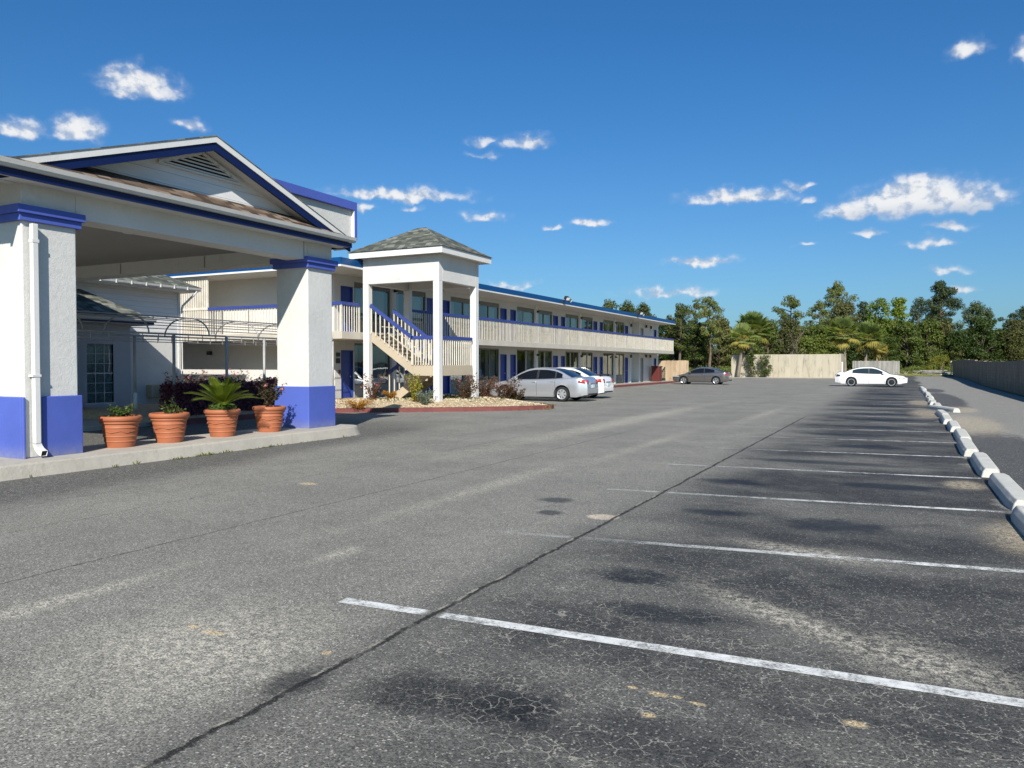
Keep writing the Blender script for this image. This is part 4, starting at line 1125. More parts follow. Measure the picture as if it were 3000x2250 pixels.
def bushy(parent, rs, n_stems, h, spread, leaf_n, L, Wd, mat, stemmat, base=.5, name='foliage', flowers=0, bare=.25):
    """small shrub: arching stems carrying leaves, with optional blossoms"""
    mb = MB(); cen = []; nr = []; tips = []
    for s in range(n_stems):
        a = rs.uniform(0,6.28); hh = h*rs.uniform(.55,1.1); sp = spread*rs.uniform(.3,1.0)
        p0 = np.array([math.cos(a)*spread*.12, math.sin(a)*spread*.12, base]); pts = []
        for i in range(6):
            u = i/5; pts.append(p0 + np.array([math.cos(a)*sp*u**1.4, math.sin(a)*sp*u**1.4, hh*u*(1-.18*u)]) + rs.normal(size=3)*.02*h*u)
        mb.tube([tuple(p) for p in pts], [.006*(1.3-i/5)*max(.7,h) for i in range(6)], 4)
        for k in range(leaf_n):
            u = rs.uniform(bare,1.0)*5; i = min(4,int(u)); p = pts[i]+(pts[i+1]-pts[i])*(u-i)
            cen.append(p + rs.normal(size=3)*.07*max(spread,.3)); nr.append(rs.normal(size=3)*.7+np.array([0,0,.8]))
        tips.append(pts[-1])
    mb.build('stems', stemmat, parent, uv=False, world=False)
    V = leaf_quads(rs, np.array(cen), np.array(nr), L, Wd)
    quads_mesh(name, V, mat, parent)
    if flowers:
        cc = []; nn = []
        for k in range(flowers):
            t_ = tips[rs.integers(len(tips))] + rs.normal(size=3)*.03
            d = rs.normal(size=(14,3)); cc.append(t_ + d*.022); nn.append(d)
        quads_mesh('blossoms', leaf_quads(rs, np.concatenate(cc), np.concatenate(nn), .036, .03), M['pink'], parent)
GP = 'terracotta pots between the portico pillars'
pots = [(-11.93,8.80,'terracotta pot nearest the near pillar with a low leafy plant'),(-11.86,9.74,'terracotta pot with sparse green seedlings, second from the near pillar'),
        (-11.90,11.0,'terracotta pot holding the big spiky cycad palm'),(-11.86,12.22,'terracotta pot with a rose bush next to the far pillar')]
pot0 = None
for i,(x,y,l) in enumerate(pots):
    if i == 0:
        pot0 = thing('flower_pot', l, 'flower pot', (x,y,ZS), 0, GP); pot_mesh(pot0); p = pot0
    else: p = dup(pot0, (x,y,ZS), i*1.3, l)
def plant_thing(name, label, cat, loc, rz=0, group=None): return thing(name, label, cat, loc, rz, group)
t_ = plant_thing('potted_plant', 'low leafy green plant growing in the pot nearest the near pillar', 'plant', (pots[0][0],pots[0][1],ZS))
bushy(t_, np.random.default_rng(1), 13, .20, .22, 26, .055, .034, M['potleaf'], M['redtwig'], .49)
bushy(t_, np.random.default_rng(11), 4, .36, .26, 22, .05, .03, M['potleaf'], M['redtwig'], .49, name='foliage')
t_ = plant_thing('potted_plant', 'sparse green seedlings in the second pot from the near pillar', 'plant', (pots[1][0],pots[1][1],ZS))
bushy(t_, np.random.default_rng(2), 11, .18, .26, 16, .06, .025, M['potleaf'], M['redtwig'], .49)
bushy(t_, np.random.default_rng(12), 3, .34, .12, 20, .06, .03, M['potleaf'], M['redtwig'], .49, name='foliage')
t_ = plant_thing('rose_bush', 'dark rose bush with pink blooms in the pot by the far pillar', 'rose bush', (pots[3][0],pots[3][1],ZS))
bushy(t_, np.random.default_rng(3), 20, .74, .30, 34, .055, .036, M['rose'], M['redtwig'], .49, flowers=2)
# cycad
cy = plant_thing('cycad_palm', 'spiky green cycad palm with arching feather fronds in the third pot', 'cycad', (pots[2][0],pots[2][1],ZS))
rs = np.random.default_rng(7); V = []; mb = MB()
for k in range(27):
    a = k*2.39996 + rs.uniform(-.3,.3); tilt = .15 + 1.15*(k/26)**1.0; Lf = rs.uniform(.56,.78)*(1 if k > 8 else .8)
    low = k/26
    pts = []; p = np.array([0,0,.56]); ang = math.pi/2 - tilt*.75
    for i in range(15):
        pts.append(p.copy()); d = np.array([math.cos(a)*math.cos(ang), math.sin(a)*math.cos(ang), math.sin(ang)])
        p = p + d*Lf/14; ang -= (.030 + .04*low)
    mb.tube([tuple(q) for q in pts], [.007*(1.1-i/15) for i in range(15)], 4)
    side = np.array([-math.sin(a), math.cos(a), 0])
    for i in range(2,15):
        for h in (0,.5):
            if i == 14 and h: continue
            q = pts[i] if h == 0 else (pts[i]+pts[i+1])/2
            d = pts[min(i+1,14)]-pts[i-1]; d = d/np.linalg.norm(d); up = np.cross(side,d); 
            ln = .16*math.sin(math.pi*(.12+.86*i/15))+.02
            for s in (-1,1):
                v = side*s*.80 + d*.62 + np.array([0,0,1])*.22*abs(1); v /= np.linalg.norm(v); w = d*.0115
                V.append([q-w, q+w, q+v*ln+w*.3, q+v*ln-w*.3])
mb.build('frond_ribs', M['cycad'], cy, uv=False, world=False)
quads_mesh('fronds', np.array(V), M['cycad'], cy)
mb = MB(); mb.lathe([(0,.49),(.075,.49),(.085,.54),(.05,.60),(0,.61)], 10); mb.build('trunk', M['palmbark'], cy, smooth=True, world=False)
rs = np.random.default_rng(17)
c_, n_ = puff(rs, (0,0,.56), .27, 420, .42); quads_mesh('ground_cover', leaf_quads(rs, c_, n_, .09, .05), M['potleaf'], cy)

# ------------------------------------------------------------------ planting island with gravel and red kerb
isl = [(-17.15,13.6),(-17.1,16),(-17.08,18.5),(-17.03,20.2),(-16.3,20.85),(-14.9,21.8),(-13.4,22.9),(-12.4,23.9),(-11.65,24.9),(-11.32,25.6),(-11.4,26.05),(-12.6,27.3),(-13.9,28.2),(-15.3,29.0),(-16.6,29.5),(-18.2,29.7),(-18.2,24.4),(-22,24.0),(-22,13.6)]
cx0, cy0 = -16.2, 24.6
def inset(P, d):
    out = []; n = len(P)
    for i in range(n):
        p = Vector(P[i]); a = Vector(P[i-1]); b = Vector(P[(i+1)%n])
        e1 = (p-a).normalized(); e2 = (b-p).normalized(); nn = (Vector((-e1.y,e1.x))+Vector((-e2.y,e2.x))).normalized()
        out.append(tuple(p + nn*d))
    return out
inn = inset(isl, .16)
inn = inn if abs(inn[6][0]+13.4) > .05 else inn
mb = MB(); n = len(isl)
# which way is inside?
if (Vector(inn[6])-Vector((cx0,cy0))).length > (Vector(isl[6])-Vector((cx0,cy0))).length: inn = inset(isl, -.16)
for i in range(n):
    j = (i+1)%n
    if i in (15,16,17,18): continue
    A,B,Ci,Di = isl[i],isl[j],inn[j],inn[i]
    def v(p,z): return (p[0],p[1],z)
    mb.add([v(A,-.02),v(B,-.02),v(B,.14),v(A,.14)],[(0,1,2,3)]); mb.add([v(A,.14),v(B,.14),v(Ci,.15),v(Di,.15)],[(0,1,2,3)]); mb.add([v(Ci,.15),v(Di,.15),v(Di,.02),v(Ci,.02)],[(0,1,2,3)])
o = mb.build('kerb', M['redkerb']); b_ = bmesh.new(); b_.from_mesh(o.data); bmesh.ops.remove_doubles(b_, verts=b_.verts, dist=.002); bmesh.ops.recalc_face_normals(b_, faces=b_.faces); b_.to_mesh(o.data); b_.free()
tag(o, kind='structure')
def inside(x, y, P):
    c = False; j = len(P)-1
    for i in range(len(P)):
        if (P[i][1] > y) != (P[j][1] > y) and x < (P[j][0]-P[i][0])*(y-P[i][1])/(P[j][1]-P[i][1])+P[i][0]: c = not c
        j = i
    return c
def edged(x, y):
    d = 9
    for i in range(15):
        a = Vector(inn[i]); b = Vector(inn[(i+1)%n]); ab = b-a; u = max(0,min(1,(Vector((x,y))-a).dot(ab)/ab.length_squared)); d = min(d,(Vector((x,y))-(a+ab*u)).length)
    return d
def isz(x, y): return .115 + .20*sstep(0, 1.6, edged(x,y))
M['gravelbed'] = paint('pale gravel bed', (.42,.32,.19), .95, .38, 9, .9, 22, .35)
bb = bmesh.new(); vg = {}
st_ = .22
xs_ = np.arange(-22.2,-11.0,st_); ys_g = np.arange(13.4,30,st_)
for x in xs_:
    for y in ys_g:
        q = [(x,y),(x+st_,y),(x+st_,y+st_),(x,y+st_)]
        if all(inside(a,b,inn) for a,b in q):
            vs = []
            for a,b in q:
                k = (round(a,3),round(b,3))
                if k not in vg: vg[k] = bb.verts.new((a,b,isz(a,b)+.02*math.sin(a*3.1)*math.sin(b*2.3)))
                vs.append(vg[k])
            bb.faces.new(vs)
# close the ragged rim down to the kerb
ext = bmesh.ops.extrude_edge_only(bb, edges=[e for e in bb.edges if e.is_boundary])
for g_ in ext['geom']:
    if isinstance(g_, bmesh.types.BMVert):
        p = Vector((g_.co.x,g_.co.y)); best = None
        for i in range(n):
            a = Vector(inn[i]); b = Vector(inn[(i+1)%n]); ab = b-a; u = max(0,min(1,(p-a).dot(ab)/ab.length_squared)); q = a+ab*u
            if best is None or (q-p).length < (best-p).length: best = q
        g_.co = (best.x, best.y, .10)
me = bpy.data.meshes.new('planting_bed'); bb.to_mesh(me); bb.free(); me.materials.append(M['gravelbed'])
for p in me.polygons: p.use_smooth = True
o = bpy.data.objects.new('planting_bed', me); C.objects.link(o); tag(o, kind='structure')
# loose stones
M['stones'] = paint('tan gravel', (.52,.43,.29), .9, .5, 24)
rs = np.random.default_rng(5); mb = MB(); cnt = 0
while cnt < 3600:
    x = rs.uniform(-18.2,-11.2); y = rs.uniform(20,29.5)
    if not inside(x,y,inn): continue
    e = edged(x,y)
    if rs.random() > (1.15-.28*e): continue
    s = rs.uniform(.018,.05); z = isz(x,y)+s*.2; a = rs.uniform(0,6.28); ca, sa = math.cos(a)*s, math.sin(a)*s
    mb.add([(x+ca,y+sa,z),(x-sa*.8,y+ca*.8,z+s*.1),(x-ca,y-sa,z),(x+sa*.7,y-ca*.7,z),(x+ca*.1,y,z+s*.75)], [(0,1,4),(1,2,4),(2,3,4),(3,0,4)]); cnt += 1
tag(mb.build('gravel', M['stones'], uv=False), kind='stuff')
# shrubs of the island
GR = 'rose bushes in the planting island'
def rose(x, y, h, sp, seed, label, n=22, ln=26, fl=3):
    t_ = thing('rose_bush', label, 'rose bush', (x,y,isz(x,y)-.02), 0, GR)
    bushy(t_, np.random.default_rng(seed), n, h, sp, ln+6, .066, .042, M['rose'], M['redtwig'], 0, flowers=fl, bare=.12); return t_
rose(-17.2,22.9,1.15,.55,31,'tall thin rose bush around the left front post of the stair tower',20,22)
rose(-14.55,25.0,1.05,.60,32,'sprawling rose bush between the two front posts of the stair tower',30,34,3)
rose(-14.75,26.9,.95,.62,33,'large reddish rose bush in front of the silver sedan',30,30,2)
rose(-13.5,26.2,.95,.62,34,'dark rose bush at the foot of the right front post',30,36,2)
rose(-13.45,27.0,.62,.42,35,'small rose bush beside the front wheel of the silver sedan',30,36,1)
t_ = thing('shrub', 'tall yellow green shrub beside the middle post of the stair tower', 'shrub', (-15.45,23.0,isz(-15.45,23.0)-.02))
bushy(t_, np.random.default_rng(41), 26, 1.25, .34, 40, .07, .035, M['limeleaf'], M['redtwig'], 0, bare=.1)
t_ = thing('shrub', 'low grey green shrub at the foot of the yellow green one', 'shrub', (-14.95,22.9,isz(-14.95,22.9)-.02))
bushy(t_, np.random.default_rng(42), 30, .62, .38, 40, .06, .03, M['grayleaf'], M['redtwig'], 0, bare=.1)
for i,(x,y,h,sp,l) in enumerate(((-16.35,20.95,.42,.60,'wide mound of orange flowers by the red kerb next to the far pillar'),(-17.5,24.4,.36,.34,'small orange flowered mound under the tan stairs'))):
    t_ = thing('flower_mound', l, 'flowers', (x,y,isz(x,y)-.02), 0, 'orange flower mounds in the island')
    bushy(t_, np.random.default_rng(51+i), 46, h, sp, 30, .045, .03, M['orange'], M['redtwig'], 0, bare=.1)
rs = np.random.default_rng(9); cc = []; nn = []
for k in range(1500):
    x = rs.uniform(-17.5,-13.0); y = rs.uniform(22.5,28.6)
    if inside(x,y,inn) and edged(x,y) > .75 and (math.sin(x*2.3)+math.sin(y*1.9+x)) > -.1: cc.append((x,y,isz(x,y)+rs.uniform(0,.10))); nn.append(rs.normal(size=3)+np.array([0,0,.6]))
tag(quads_mesh('ground_cover', leaf_quads(rs, np.array(cc), np.array(nn), .10, .035), M['grassleaf']), kind='stuff')
# tufts on the tip of the island kerb
mb = MB(); rng = random.Random(14)
for i in range(60): weed_tuft(mb, -11.75+rng.gauss(0,.35), 25.2+rng.gauss(0,.35), .12 if rng.random()<.5 else .0, .10, 5, rng)
tag(mb.build('weeds', M['weed'], uv=False), kind='stuff')
# purple hedge along the walk
hd = thing('hedge', 'dark purple clipped hedge behind the pots', 'hedge', (-18.0,17,.15))
rs = np.random.default_rng(61); N_ = 9000
u = rs.uniform(0,1,N_); face = rs.integers(0,3,N_)
X_ = np.where(face==0, -17.92+rs.normal(0,.045,N_), np.where(face==1, rs.uniform(-18.75,-17.9,N_), rs.uniform(-18.8,-17.9,N_)))
Y_ = np.where(face==2, np.where(rs.random(N_)<.5, 15.2, 20.4)+rs.normal(0,.06,N_), 15.15+u*5.25)
Z_ = np.where(face==1, 1.02+.06*np.sin(Y_*2.7)+.04*np.sin(Y_*7.1)+rs.normal(0,.055,N_), rs.uniform(.15,1.05,N_))
out_ = np.where((face==0)[:,None], np.array([1,0,.2]), np.where((face==1)[:,None], np.array([0,0,1.0]), np.array([0,-1,.2])))
V = leaf_quads(rs, np.stack([X_,Y_,Z_],1)-np.array([-18.0,17,.15]), out_+rs.normal(size=(N_,3))*.6, .10, .06)
quads_mesh('foliage', V, M['hedge'], hd)
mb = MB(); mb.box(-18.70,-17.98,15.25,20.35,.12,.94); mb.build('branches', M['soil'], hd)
t_ = thing('shrub', 'mauve flowering shrub rising behind the purple hedge', 'shrub', (-21.9,18.9,.12))
bushy(t_, np.random.default_rng(62), 40, 1.45, .95, 46, .10, .06, leaf('mauve shrub leaves',(.09,.06,.045),(.24,.15,.12),.25,.6,4), M['redtwig'], 0, bare=.2, flowers=12)
t_ = thing('shrub', 'thin pale flowered shrub poking above the purple hedge', 'shrub', (-22.0,21.4,.12))
bushy(t_, np.random.default_rng(63), 16, 1.4, .95, 14, .09, .05, M['rose'], M['redtwig'], 0, bare=.5, flowers=16)
# ------------------------------------------------------------------ cars
def interp(T, x):
    T = sorted(T)
    if x <= T[0][0]: return T[0][1]
    for (a,va),(b,vb) in zip(T,T[1:]):
        if x <= b:
            u = (x-a)/(b-a); return va+(vb-va)*u
    return T[-1][1]
def smooth_tab(T):
    T = sorted(T); xs = [a for a,_ in T]; ys = [b for _,b in T]; n = len(T); m = [0]*n
    d = [(ys[i+1]-ys[i])/(xs[i+1]-xs[i]) for i in range(n-1)]
    for i in range(1,n-1): m[i] = 0 if d[i-1]*d[i] <= 0 else 2*d[i-1]*d[i]/(d[i-1]+d[i])
    m[0] = d[0]; m[-1] = d[-1]
    def f(x):
        if x <= xs[0]: return ys[0]
        if x >= xs[-1]: return ys[-1]
        i = max(k for k in range(n-1) if xs[k] <= x); h = xs[i+1]-xs[i]; t = (x-xs[i])/h
        return (2*t**3-3*t**2+1)*ys[i]+(t**3-2*t**2+t)*h*m[i]+(-2*t**3+3*t**2)*ys[i+1]+(t**3-t**2)*h*m[i+1]
    return f
def make_car(name, label, loc, rz, s):
    t = thing(name, label, 'car', loc, rz)
    L, W, H = s['L'], s['W'], s['H']; hl = L/2; hw_ = W/2
    fx, rx = s['fx'], s['rx']; R = s['tyre']; AR = R+.055
    belt = smooth_tab(s['belt']); roof = smooth_tab(s['roof']); sill = .20
    wsb, wst, rgt, rgb = s['wsb'], s['wst'], s['rgt'], s['rgb']   # windscreen base/top, rear glass top/base
    paintm = s['paint']
    def plan(x):
        u = abs(x)/hl; k = 1-.05*u**2-.20*max(0,(u-.80)/.20)**2.4
        return hw_*k
    def zbot(x):
        z = sill + .10*max(0,(abs(x)-hl*.84)/(hl*.16))
        for xw in (fx, rx):
            if abs(x-xw) < AR: z = max(z, R + math.sqrt(AR*AR-(x-xw)**2))
        return z
    def section(x):
        w = plan(x); zb = zbot(x); zt = belt(x); lift = zb-sill
        def zz(z, k): return max(z, zb+k)
        P = [(w*.93,zb),(w*.965,zz(.27,.008)),(w*.985,zz(.40,.016)),(w*1.0,zz(.58,.024)),(w*.992,zz(min(.74,zt-.14),.032)),(w*.975,max(zt-.085,zb+.04)),(w*.945,max(zt-.03,zb+.05)),(w*.88,max(zt,zb+.055)),(w*.5,max(zt+.022,zb+.06)),(0,max(zt+.03,zb+.06))]
        return P
    def ysec(x, z):
        P = section(x)
        for (y0,z0),(y1,z1) in zip(P[:8],P[1:8]):
            if z0 <= z <= z1 and z1 > z0: return y0+(y1-y0)*(z-z0)/(z1-z0)
        return P[0][0] if z < P[0][1] else P[7][0]
    xs = set(np.linspace(-hl,hl,61)); 
    for xw in (fx,rx):
        for a in np.linspace(0,math.pi,19): xs.add(xw+AR*math.cos(a)*.9995)
        xs |= {xw-AR-.004, xw+AR+.004}
    xs = sorted(xs); rows = []
    for x in xs:
        P = section(x); e = 0
        full = [(-y,z) for y,z in P[:-1]] + [P[-1]] + [(y,z) for y,z in P[:-1]][::-1]
        # round the ends in side view
        d = hl-abs(x); k = 0 if d > .22 else (1-d/.22)**2
        row = []
        for y,z in full:
            bulge = .045*k*(1-min(1,abs(z-.55)/.5))
            row.append((x + math.copysign(.07*(1-((z-.5)/.5)**2) if abs(x) > hl-.001 else 0, x), y, z-.03*k*(z>.6)+.0))
        rows.append(row)
    mb = MB(); mb.grid(rows); n = len(rows[0])
    # floor and end caps
    for i in range(len(rows)-1):
        a,b = rows[i],rows[i+1]; mb.add([a[0],b[0],b[-1],a[-1]], [(3,2,1,0)])
    for r_,flip in ((rows[0],True),(rows[-1],False)):
        c = (r_[0][0]+math.copysign(.02,r_[0][0]),0,.5)
        for i in range(n-1):
            f = [r_[i],r_[i+1],c]; mb.add(f, [(0,1,2) if not flip else (2,1,0)])
        f = [r_[-1],r_[0],c]; mb.add(f, [(0,1,2) if not flip else (2,1,0)])
    # greenhouse
    wb_ = lambda x: plan(x)*.90
    zr_max = max(roof(x) for x in np.linspace(rgb,wsb,60))
    wr = hw_*.66
    def gy(x, z):
        z0 = belt(x)-.01; u = max(0,min(1,(z-z0)/(zr_max-z0))); return wb_(x)+(wr-wb_(x))*(u**.9)
    def gsec(x, off=0):
        zt = roof(x); zb = belt(x)-.03; P = []
        for u in (0,.33,.66,.88): z = zb+(zt-.05-zb)*u if zt-.05 > zb else zb; P.append((gy(x,z)+off,z))
        ye = P[-1][0]
        P += [(ye*.955,max(zt-.022,zb)),(ye*.8,max(zt-.004,zb)),(ye*.4,zt+.012),(0,zt+.018)]
        return P
    gx = sorted(set(np.linspace(rgb,wsb,49))|{wst,rgt}); grows = []
    for x in gx:
        P = gsec(x); grows.append([(x,-y,z) for y,z in P[:-1]]+[(x,0,P[-1][1])]+[(x,y,z) for y,z in P[:-1]][::-1])
    mb.grid(grows)
    body = mb.build('body', paintm, t, smooth=True, world=False, uv=False)
    b_ = bmesh.new(); b_.from_mesh(body.data); bmesh.ops.remove_doubles(b_, verts=b_.verts, dist=.0005); bmesh.ops.recalc_face_normals(b_, faces=b_.faces); b_.to_mesh(body.data); b_.free()
    try: body.data.set_sharp_from_angle(angle=rad(38))
    except Exception: pass
    # glass
    def side_glass(x0, x1, name='window', mat=M['carglass']):
        for sgn in (-1,1):
            A = []; B = []; Cc = []
            for x in np.linspace(x0,x1,13):
                zl = belt(x)+.025; zh = roof(x)-.085
                if zh < zl: zh = zl+.001
                A.append((x,sgn*(gy(x,zl)+.007),zl)); z2 = (zl+zh)/2; B.append((x,sgn*(gy(x,z2)+.008),z2)); Cc.append((x,sgn*(gy(x,zh)+.006),zh))
            mb = MB(); mb.grid([A,B,Cc] if sgn < 0 else [Cc,B,A]); mb.build(name, mat, t, smooth=True, world=False, uv=False)
    for a,b in s['win']: side_glass(a,b,mat=s.get('gl',M['carglass']))
    for (a,_),(_,b) in zip(s['win'],s['win'][1:]): side_glass(b+.004,a-.004,'pillar_trim',M['blacktrim'])
    def top_glass(x0, x1, name, inset):
        rows = []
        for x in np.linspace(x0,x1,9):
            P = gsec(x); ye = P[4][0]-inset; zt = roof(x); sl_ = (roof(x+.01)-roof(x-.01))/.02; nx, nz = -sl_, 1; l = math.hypot(nx,nz); ox, oz = nx/l*.012, nz/l*.012
            row = []
            for u in (-1,-.75,-.4,0,.4,.75,1): 
                zc_ = zt + (.018 - .034*abs(u)**2.2); row.append((x+ox, u*ye, zc_+oz))
            rows.append(row)
        mb = MB(); mb.grid(rows); o = mb.build(name, M['carglass'], t, smooth=True, world=False, uv=False)
        if o.data.polygons[4].normal.z < 0: o.data.flip_normals()
    top_glass(wst+.02, wsb-.03, 'windscreen', .03); top_glass(rgb+.05, rgt-.02, 'rear_window', .05)
    # seams
    mb = MB()
    for x in s['seams']:
        for sgn in (-1,1):
            prev = None
            for z in np.linspace(zbot(x)+.06, belt(x)-.01, 7):
                p = (x, sgn*(ysec(x,z)+.003), z)
                if prev: mb.add([(prev[0]-.006,prev[1],prev[2]),(prev[0]+.006,prev[1],prev[2]),(p[0]+.006,p[1],p[2]),(p[0]-.006,p[1],p[2])],[(0,1,2,3)])
                prev = p
    for sgn in (-1,1):
        a = []; b = []
        for x in np.linspace(s['win'][-1][0]-.05, s['win'][0][1]+.1, 14):
            z = belt(x)+.004; a.append((x,sgn*(gy(x,z)+.010),z)); b.append((x,sgn*(gy(x,z+.02)+.010),z+.02))
        mb.grid([a,b])
    mb.build('door_seam', M['blacktrim'], t, world=False, uv=False)
    for x in s['handles']:
        for sgn in (-1,1):
            z = belt(x)-.12; mb = MB(); y = ysec(x,z); mb.obox((x,sgn*(y+.014),z),(.20,.035,.032)); mb.build('door_handle', paintm, t, bevel=.008, world=False)
    for sgn in (-1,1):
        x = wsb-.42; z = belt(x)+.07; mb = MB(); mb.obox((x,sgn*(gy(x,z)+.14),z),(.14,.20,.135),sgn*-.15); m_ = mb.build('side_mirror', paintm, t, bevel=.035, world=False)
        mb = MB(); mb.obox((x+.0,sgn*(gy(x,z)+.03),z-.05),(.07,.12,.03)); mb.build('mirror_arm', M['blacktrim'], m_, world=False)
    # lamps wrap round the corners
    def lamp(name, xe, length, z0, z1, yin, mat, sgn, taper=0.0):
        s_ = 1 if xe > 0 else -1; rowsA = []; xa = np.linspace(xe-s_*length, xe-s_*.005, 7)
        lo = []; mi = []; hi = []
        for i,x in enumerate(xa):
            k = taper*(1-i/6); zl = z0+(z1-z0)*k*.35; zh = z1-(z1-z0)*k*.5
            for arr,z in ((lo,zl),(mi,(zl+zh)/2),(hi,zh)): arr.append((x+s_*.004, sgn*(ysec(x,z)+.010), z-.02*(i>4)))
        for arr,z in ((lo,z0),(mi,(z0+z1)/2),(hi,z1)):
            e = s_*(.07*(1-((z-.5)/.5)**2)) if True else 0
            arr.append((xe+e+s_*.012, sgn*plan(xe)*.93, z-.02)); arr.append((xe+e+s_*.016, sgn*yin, z-.02))
        mb = MB(); mb.grid([lo,mi,hi]); o = mb.build(name, mat, t, smooth=True, world=False, uv=False)
        b_ = bmesh.new(); b_.from_mesh(o.data); bmesh.ops.solidify(b_, geom=b_.faces[:], thickness=.01); bmesh.ops.recalc_face_normals(b_, faces=b_.faces); b_.to_mesh(o.data); b_.free()
        return o
    for sgn in (-1,1):
        lamp('headlight', hl, s['hlen'], s['hz'][0], s['hz'][1], hw_*.50, M['clearlens'], sgn, .7)
        lamp('taillight', -hl, s['tlen'], s['tz'][0], s['tz'][1], hw_*.52, s.get('tail',M['redlens']), sgn, .45)
    # plate, bumper lines, grille
    mb = MB(); mb.box(-hl-.085,-hl-.065,-.155,.155,.60 if s.get('lowplate') is None else .42,.74 if s.get('lowplate') is None else .56); mb.build('licence_plate', M['plate'], t, world=False)
    mb = MB(); mb.box(-hl-.075,-hl-.03,-hw_*.62,hw_*.62,.295,.36); mb.box(hl+.03,hl+.078,-hw_*.55,hw_*.55,.30,.40); mb.box(hl+.03,hl+.075,-.38,.38,.52,.64); mb.build('grille', M['blacktrim'], t, world=False, bevel=.01)
    mb = MB(); mb.box(-hl-.068,-hl-.04,-.30,.30,.785,.815); mb.build('trunk_trim', M['chrome'], t, world=False)
    if s.get('spoiler'):
        mb = MB(); x = -hl+.16; z = belt(x); mb.obox((x,0,z+.10),(.17,W*.80,.028),0,0,-.08)
        for sgn in (-1,1): mb.obox((x,sgn*W*.30,z+.05),(.08,.03,.10))
        mb.build('spoiler', s.get('spmat',paintm), t, bevel=.01, world=False)
    mb = MB(); mb.box(rx-.3,fx+.3,-hw_*.80,hw_*.80,.17,.30)
    for xw in (fx,rx): mb.box(xw-AR+.02,xw+AR-.02,-hw_*.74,hw_*.74,.30,.66)  # black boxes in the arches stand in for the dark of the wheel wells
    mb.build('underbody', M['blacktrim'], t, world=False)
    # wheels
    tw = s.get('tw',.205)
    first = None
    for xw in (fx,rx):
        for sgn in (-1,1):
            yc = sgn*(hw_-.025-tw/2)
            mb = MB(); rr = s['rim']
            pr = [(rr,-tw/2+.01),(R-.03,-tw/2),(R-.006,-tw/2+.025),(R,-tw/2+.05),(R,tw/2-.05),(R-.006,tw/2-.025),(R-.03,tw/2),(rr,tw/2-.01)]
            mb.lathe(pr, 32, (xw,yc,R), 'Y'); w_ = mb.build('wheel', M['rubber'], t, smooth=True, world=False, uv=False, auto=60)
            mb = MB(); yo = yc+sgn*(tw/2-.018)
            mb.lathe([(rr-.03,0),(rr-.008,.012*sgn),(rr+.004,.010*sgn),(rr+.004,-.06*sgn)], 32, (xw,yo,R), 'Y')
            ns = s['spokes']; sw_ = s['spw']
            for k in range(ns):
                a = 2*math.pi*k/ns+.3; ca, sa = math.cos(a), math.sin(a)
                def pp(r,o,h): return (xw+ca*r-sa*o, yo+sgn*h, R+sa*r+ca*o)
                mb.add([pp(.03,-sw_*.75,.012),pp(.03,sw_*.75,.012),pp(rr-.012,sw_*s.get('flare',1),.004),pp(rr-.012,-sw_*s.get('flare',1),.004),
                        pp(.03,-sw_*.75,-.02),pp(.03,sw_*.75,-.02),pp(rr-.012,sw_*s.get('flare',1),-.02),pp(rr-.012,-sw_*s.get('flare',1),-.02)],
                       [(0,1,2,3),(0,3,7,4),(1,5,6,2),(0,4,5,1),(3,2,6,7)])
            mb.lathe([(0,.02*sgn),(.05,.018*sgn),(.06,-.01*sgn)], 16, (xw,yo,R), 'Y')
            mb.build('rim', s['wheelmat'], w_, world=False, uv=False)
            mb = MB(); mb.lathe([(0,-.035*sgn),(rr,-.035*sgn)], 24, (xw,yo,R), 'Y'); mb.build('dark_disc', M['blacktrim'], w_, world=False, uv=False)  # flat dark disc behind the spokes closes the openings
            if s.get('lip'):
                mb = MB(); mb.lathe([(rr-.035,.013*sgn),(rr+.008,.014*sgn)], 32, (xw,yo,R), 'Y'); mb.build('rim_lip', M['chrome'], w_, world=False, uv=False)
    return t
sedan = dict(L=4.80,W=1.82,H=1.47,fx=1.425,rx=-1.35,tyre=.325,rim=.215,
    belt=[(-2.40,.93),(-2.34,1.02),(-2.15,1.055),(-1.6,1.04),(-1.0,1.0),(0,.965),(.9,.945),(1.2,.915),(1.75,.83),(2.15,.755),(2.33,.68),(2.40,.60)],
    roof=[(-1.84,1.03),(-1.55,1.17),(-1.2,1.335),(-.9,1.42),(-.5,1.465),(-.1,1.472),(.25,1.43),(.6,1.31),(.95,1.13),(1.3,.93)],
    wsb=1.28,wst=.28,rgt=-.92,rgb=-1.82,win=[(-.12,.93),(-1.00,-.20),(-1.34,-1.04)],seams=[-.15,.92,-1.03],handles=[-.02,-.92],
    hlen=.55,hz=(.62,.76),tlen=.30,tz=(.80,.965),paint=M['silver'],wheelmat=M['silverwheel'],spokes=7,spw=.034,flare=1.5)
make_car('silver_sedan', 'silver four door sedan parked nose in beside the planting island', (-14.53,31.81,0), math.pi, sedan)
s2 = dict(sedan); s2.update(paint=M['carwhite'], tz=(.78,.96), tlen=.34, spoiler=True, spmat=M['blacktrim'])
s2['roof'] = [(a,b+.005) for a,b in sedan['roof']]
make_car('white_sedan', 'white sedan parked behind the silver one, red tail lamp showing', (-14.95,35.0,0), math.pi, s2)
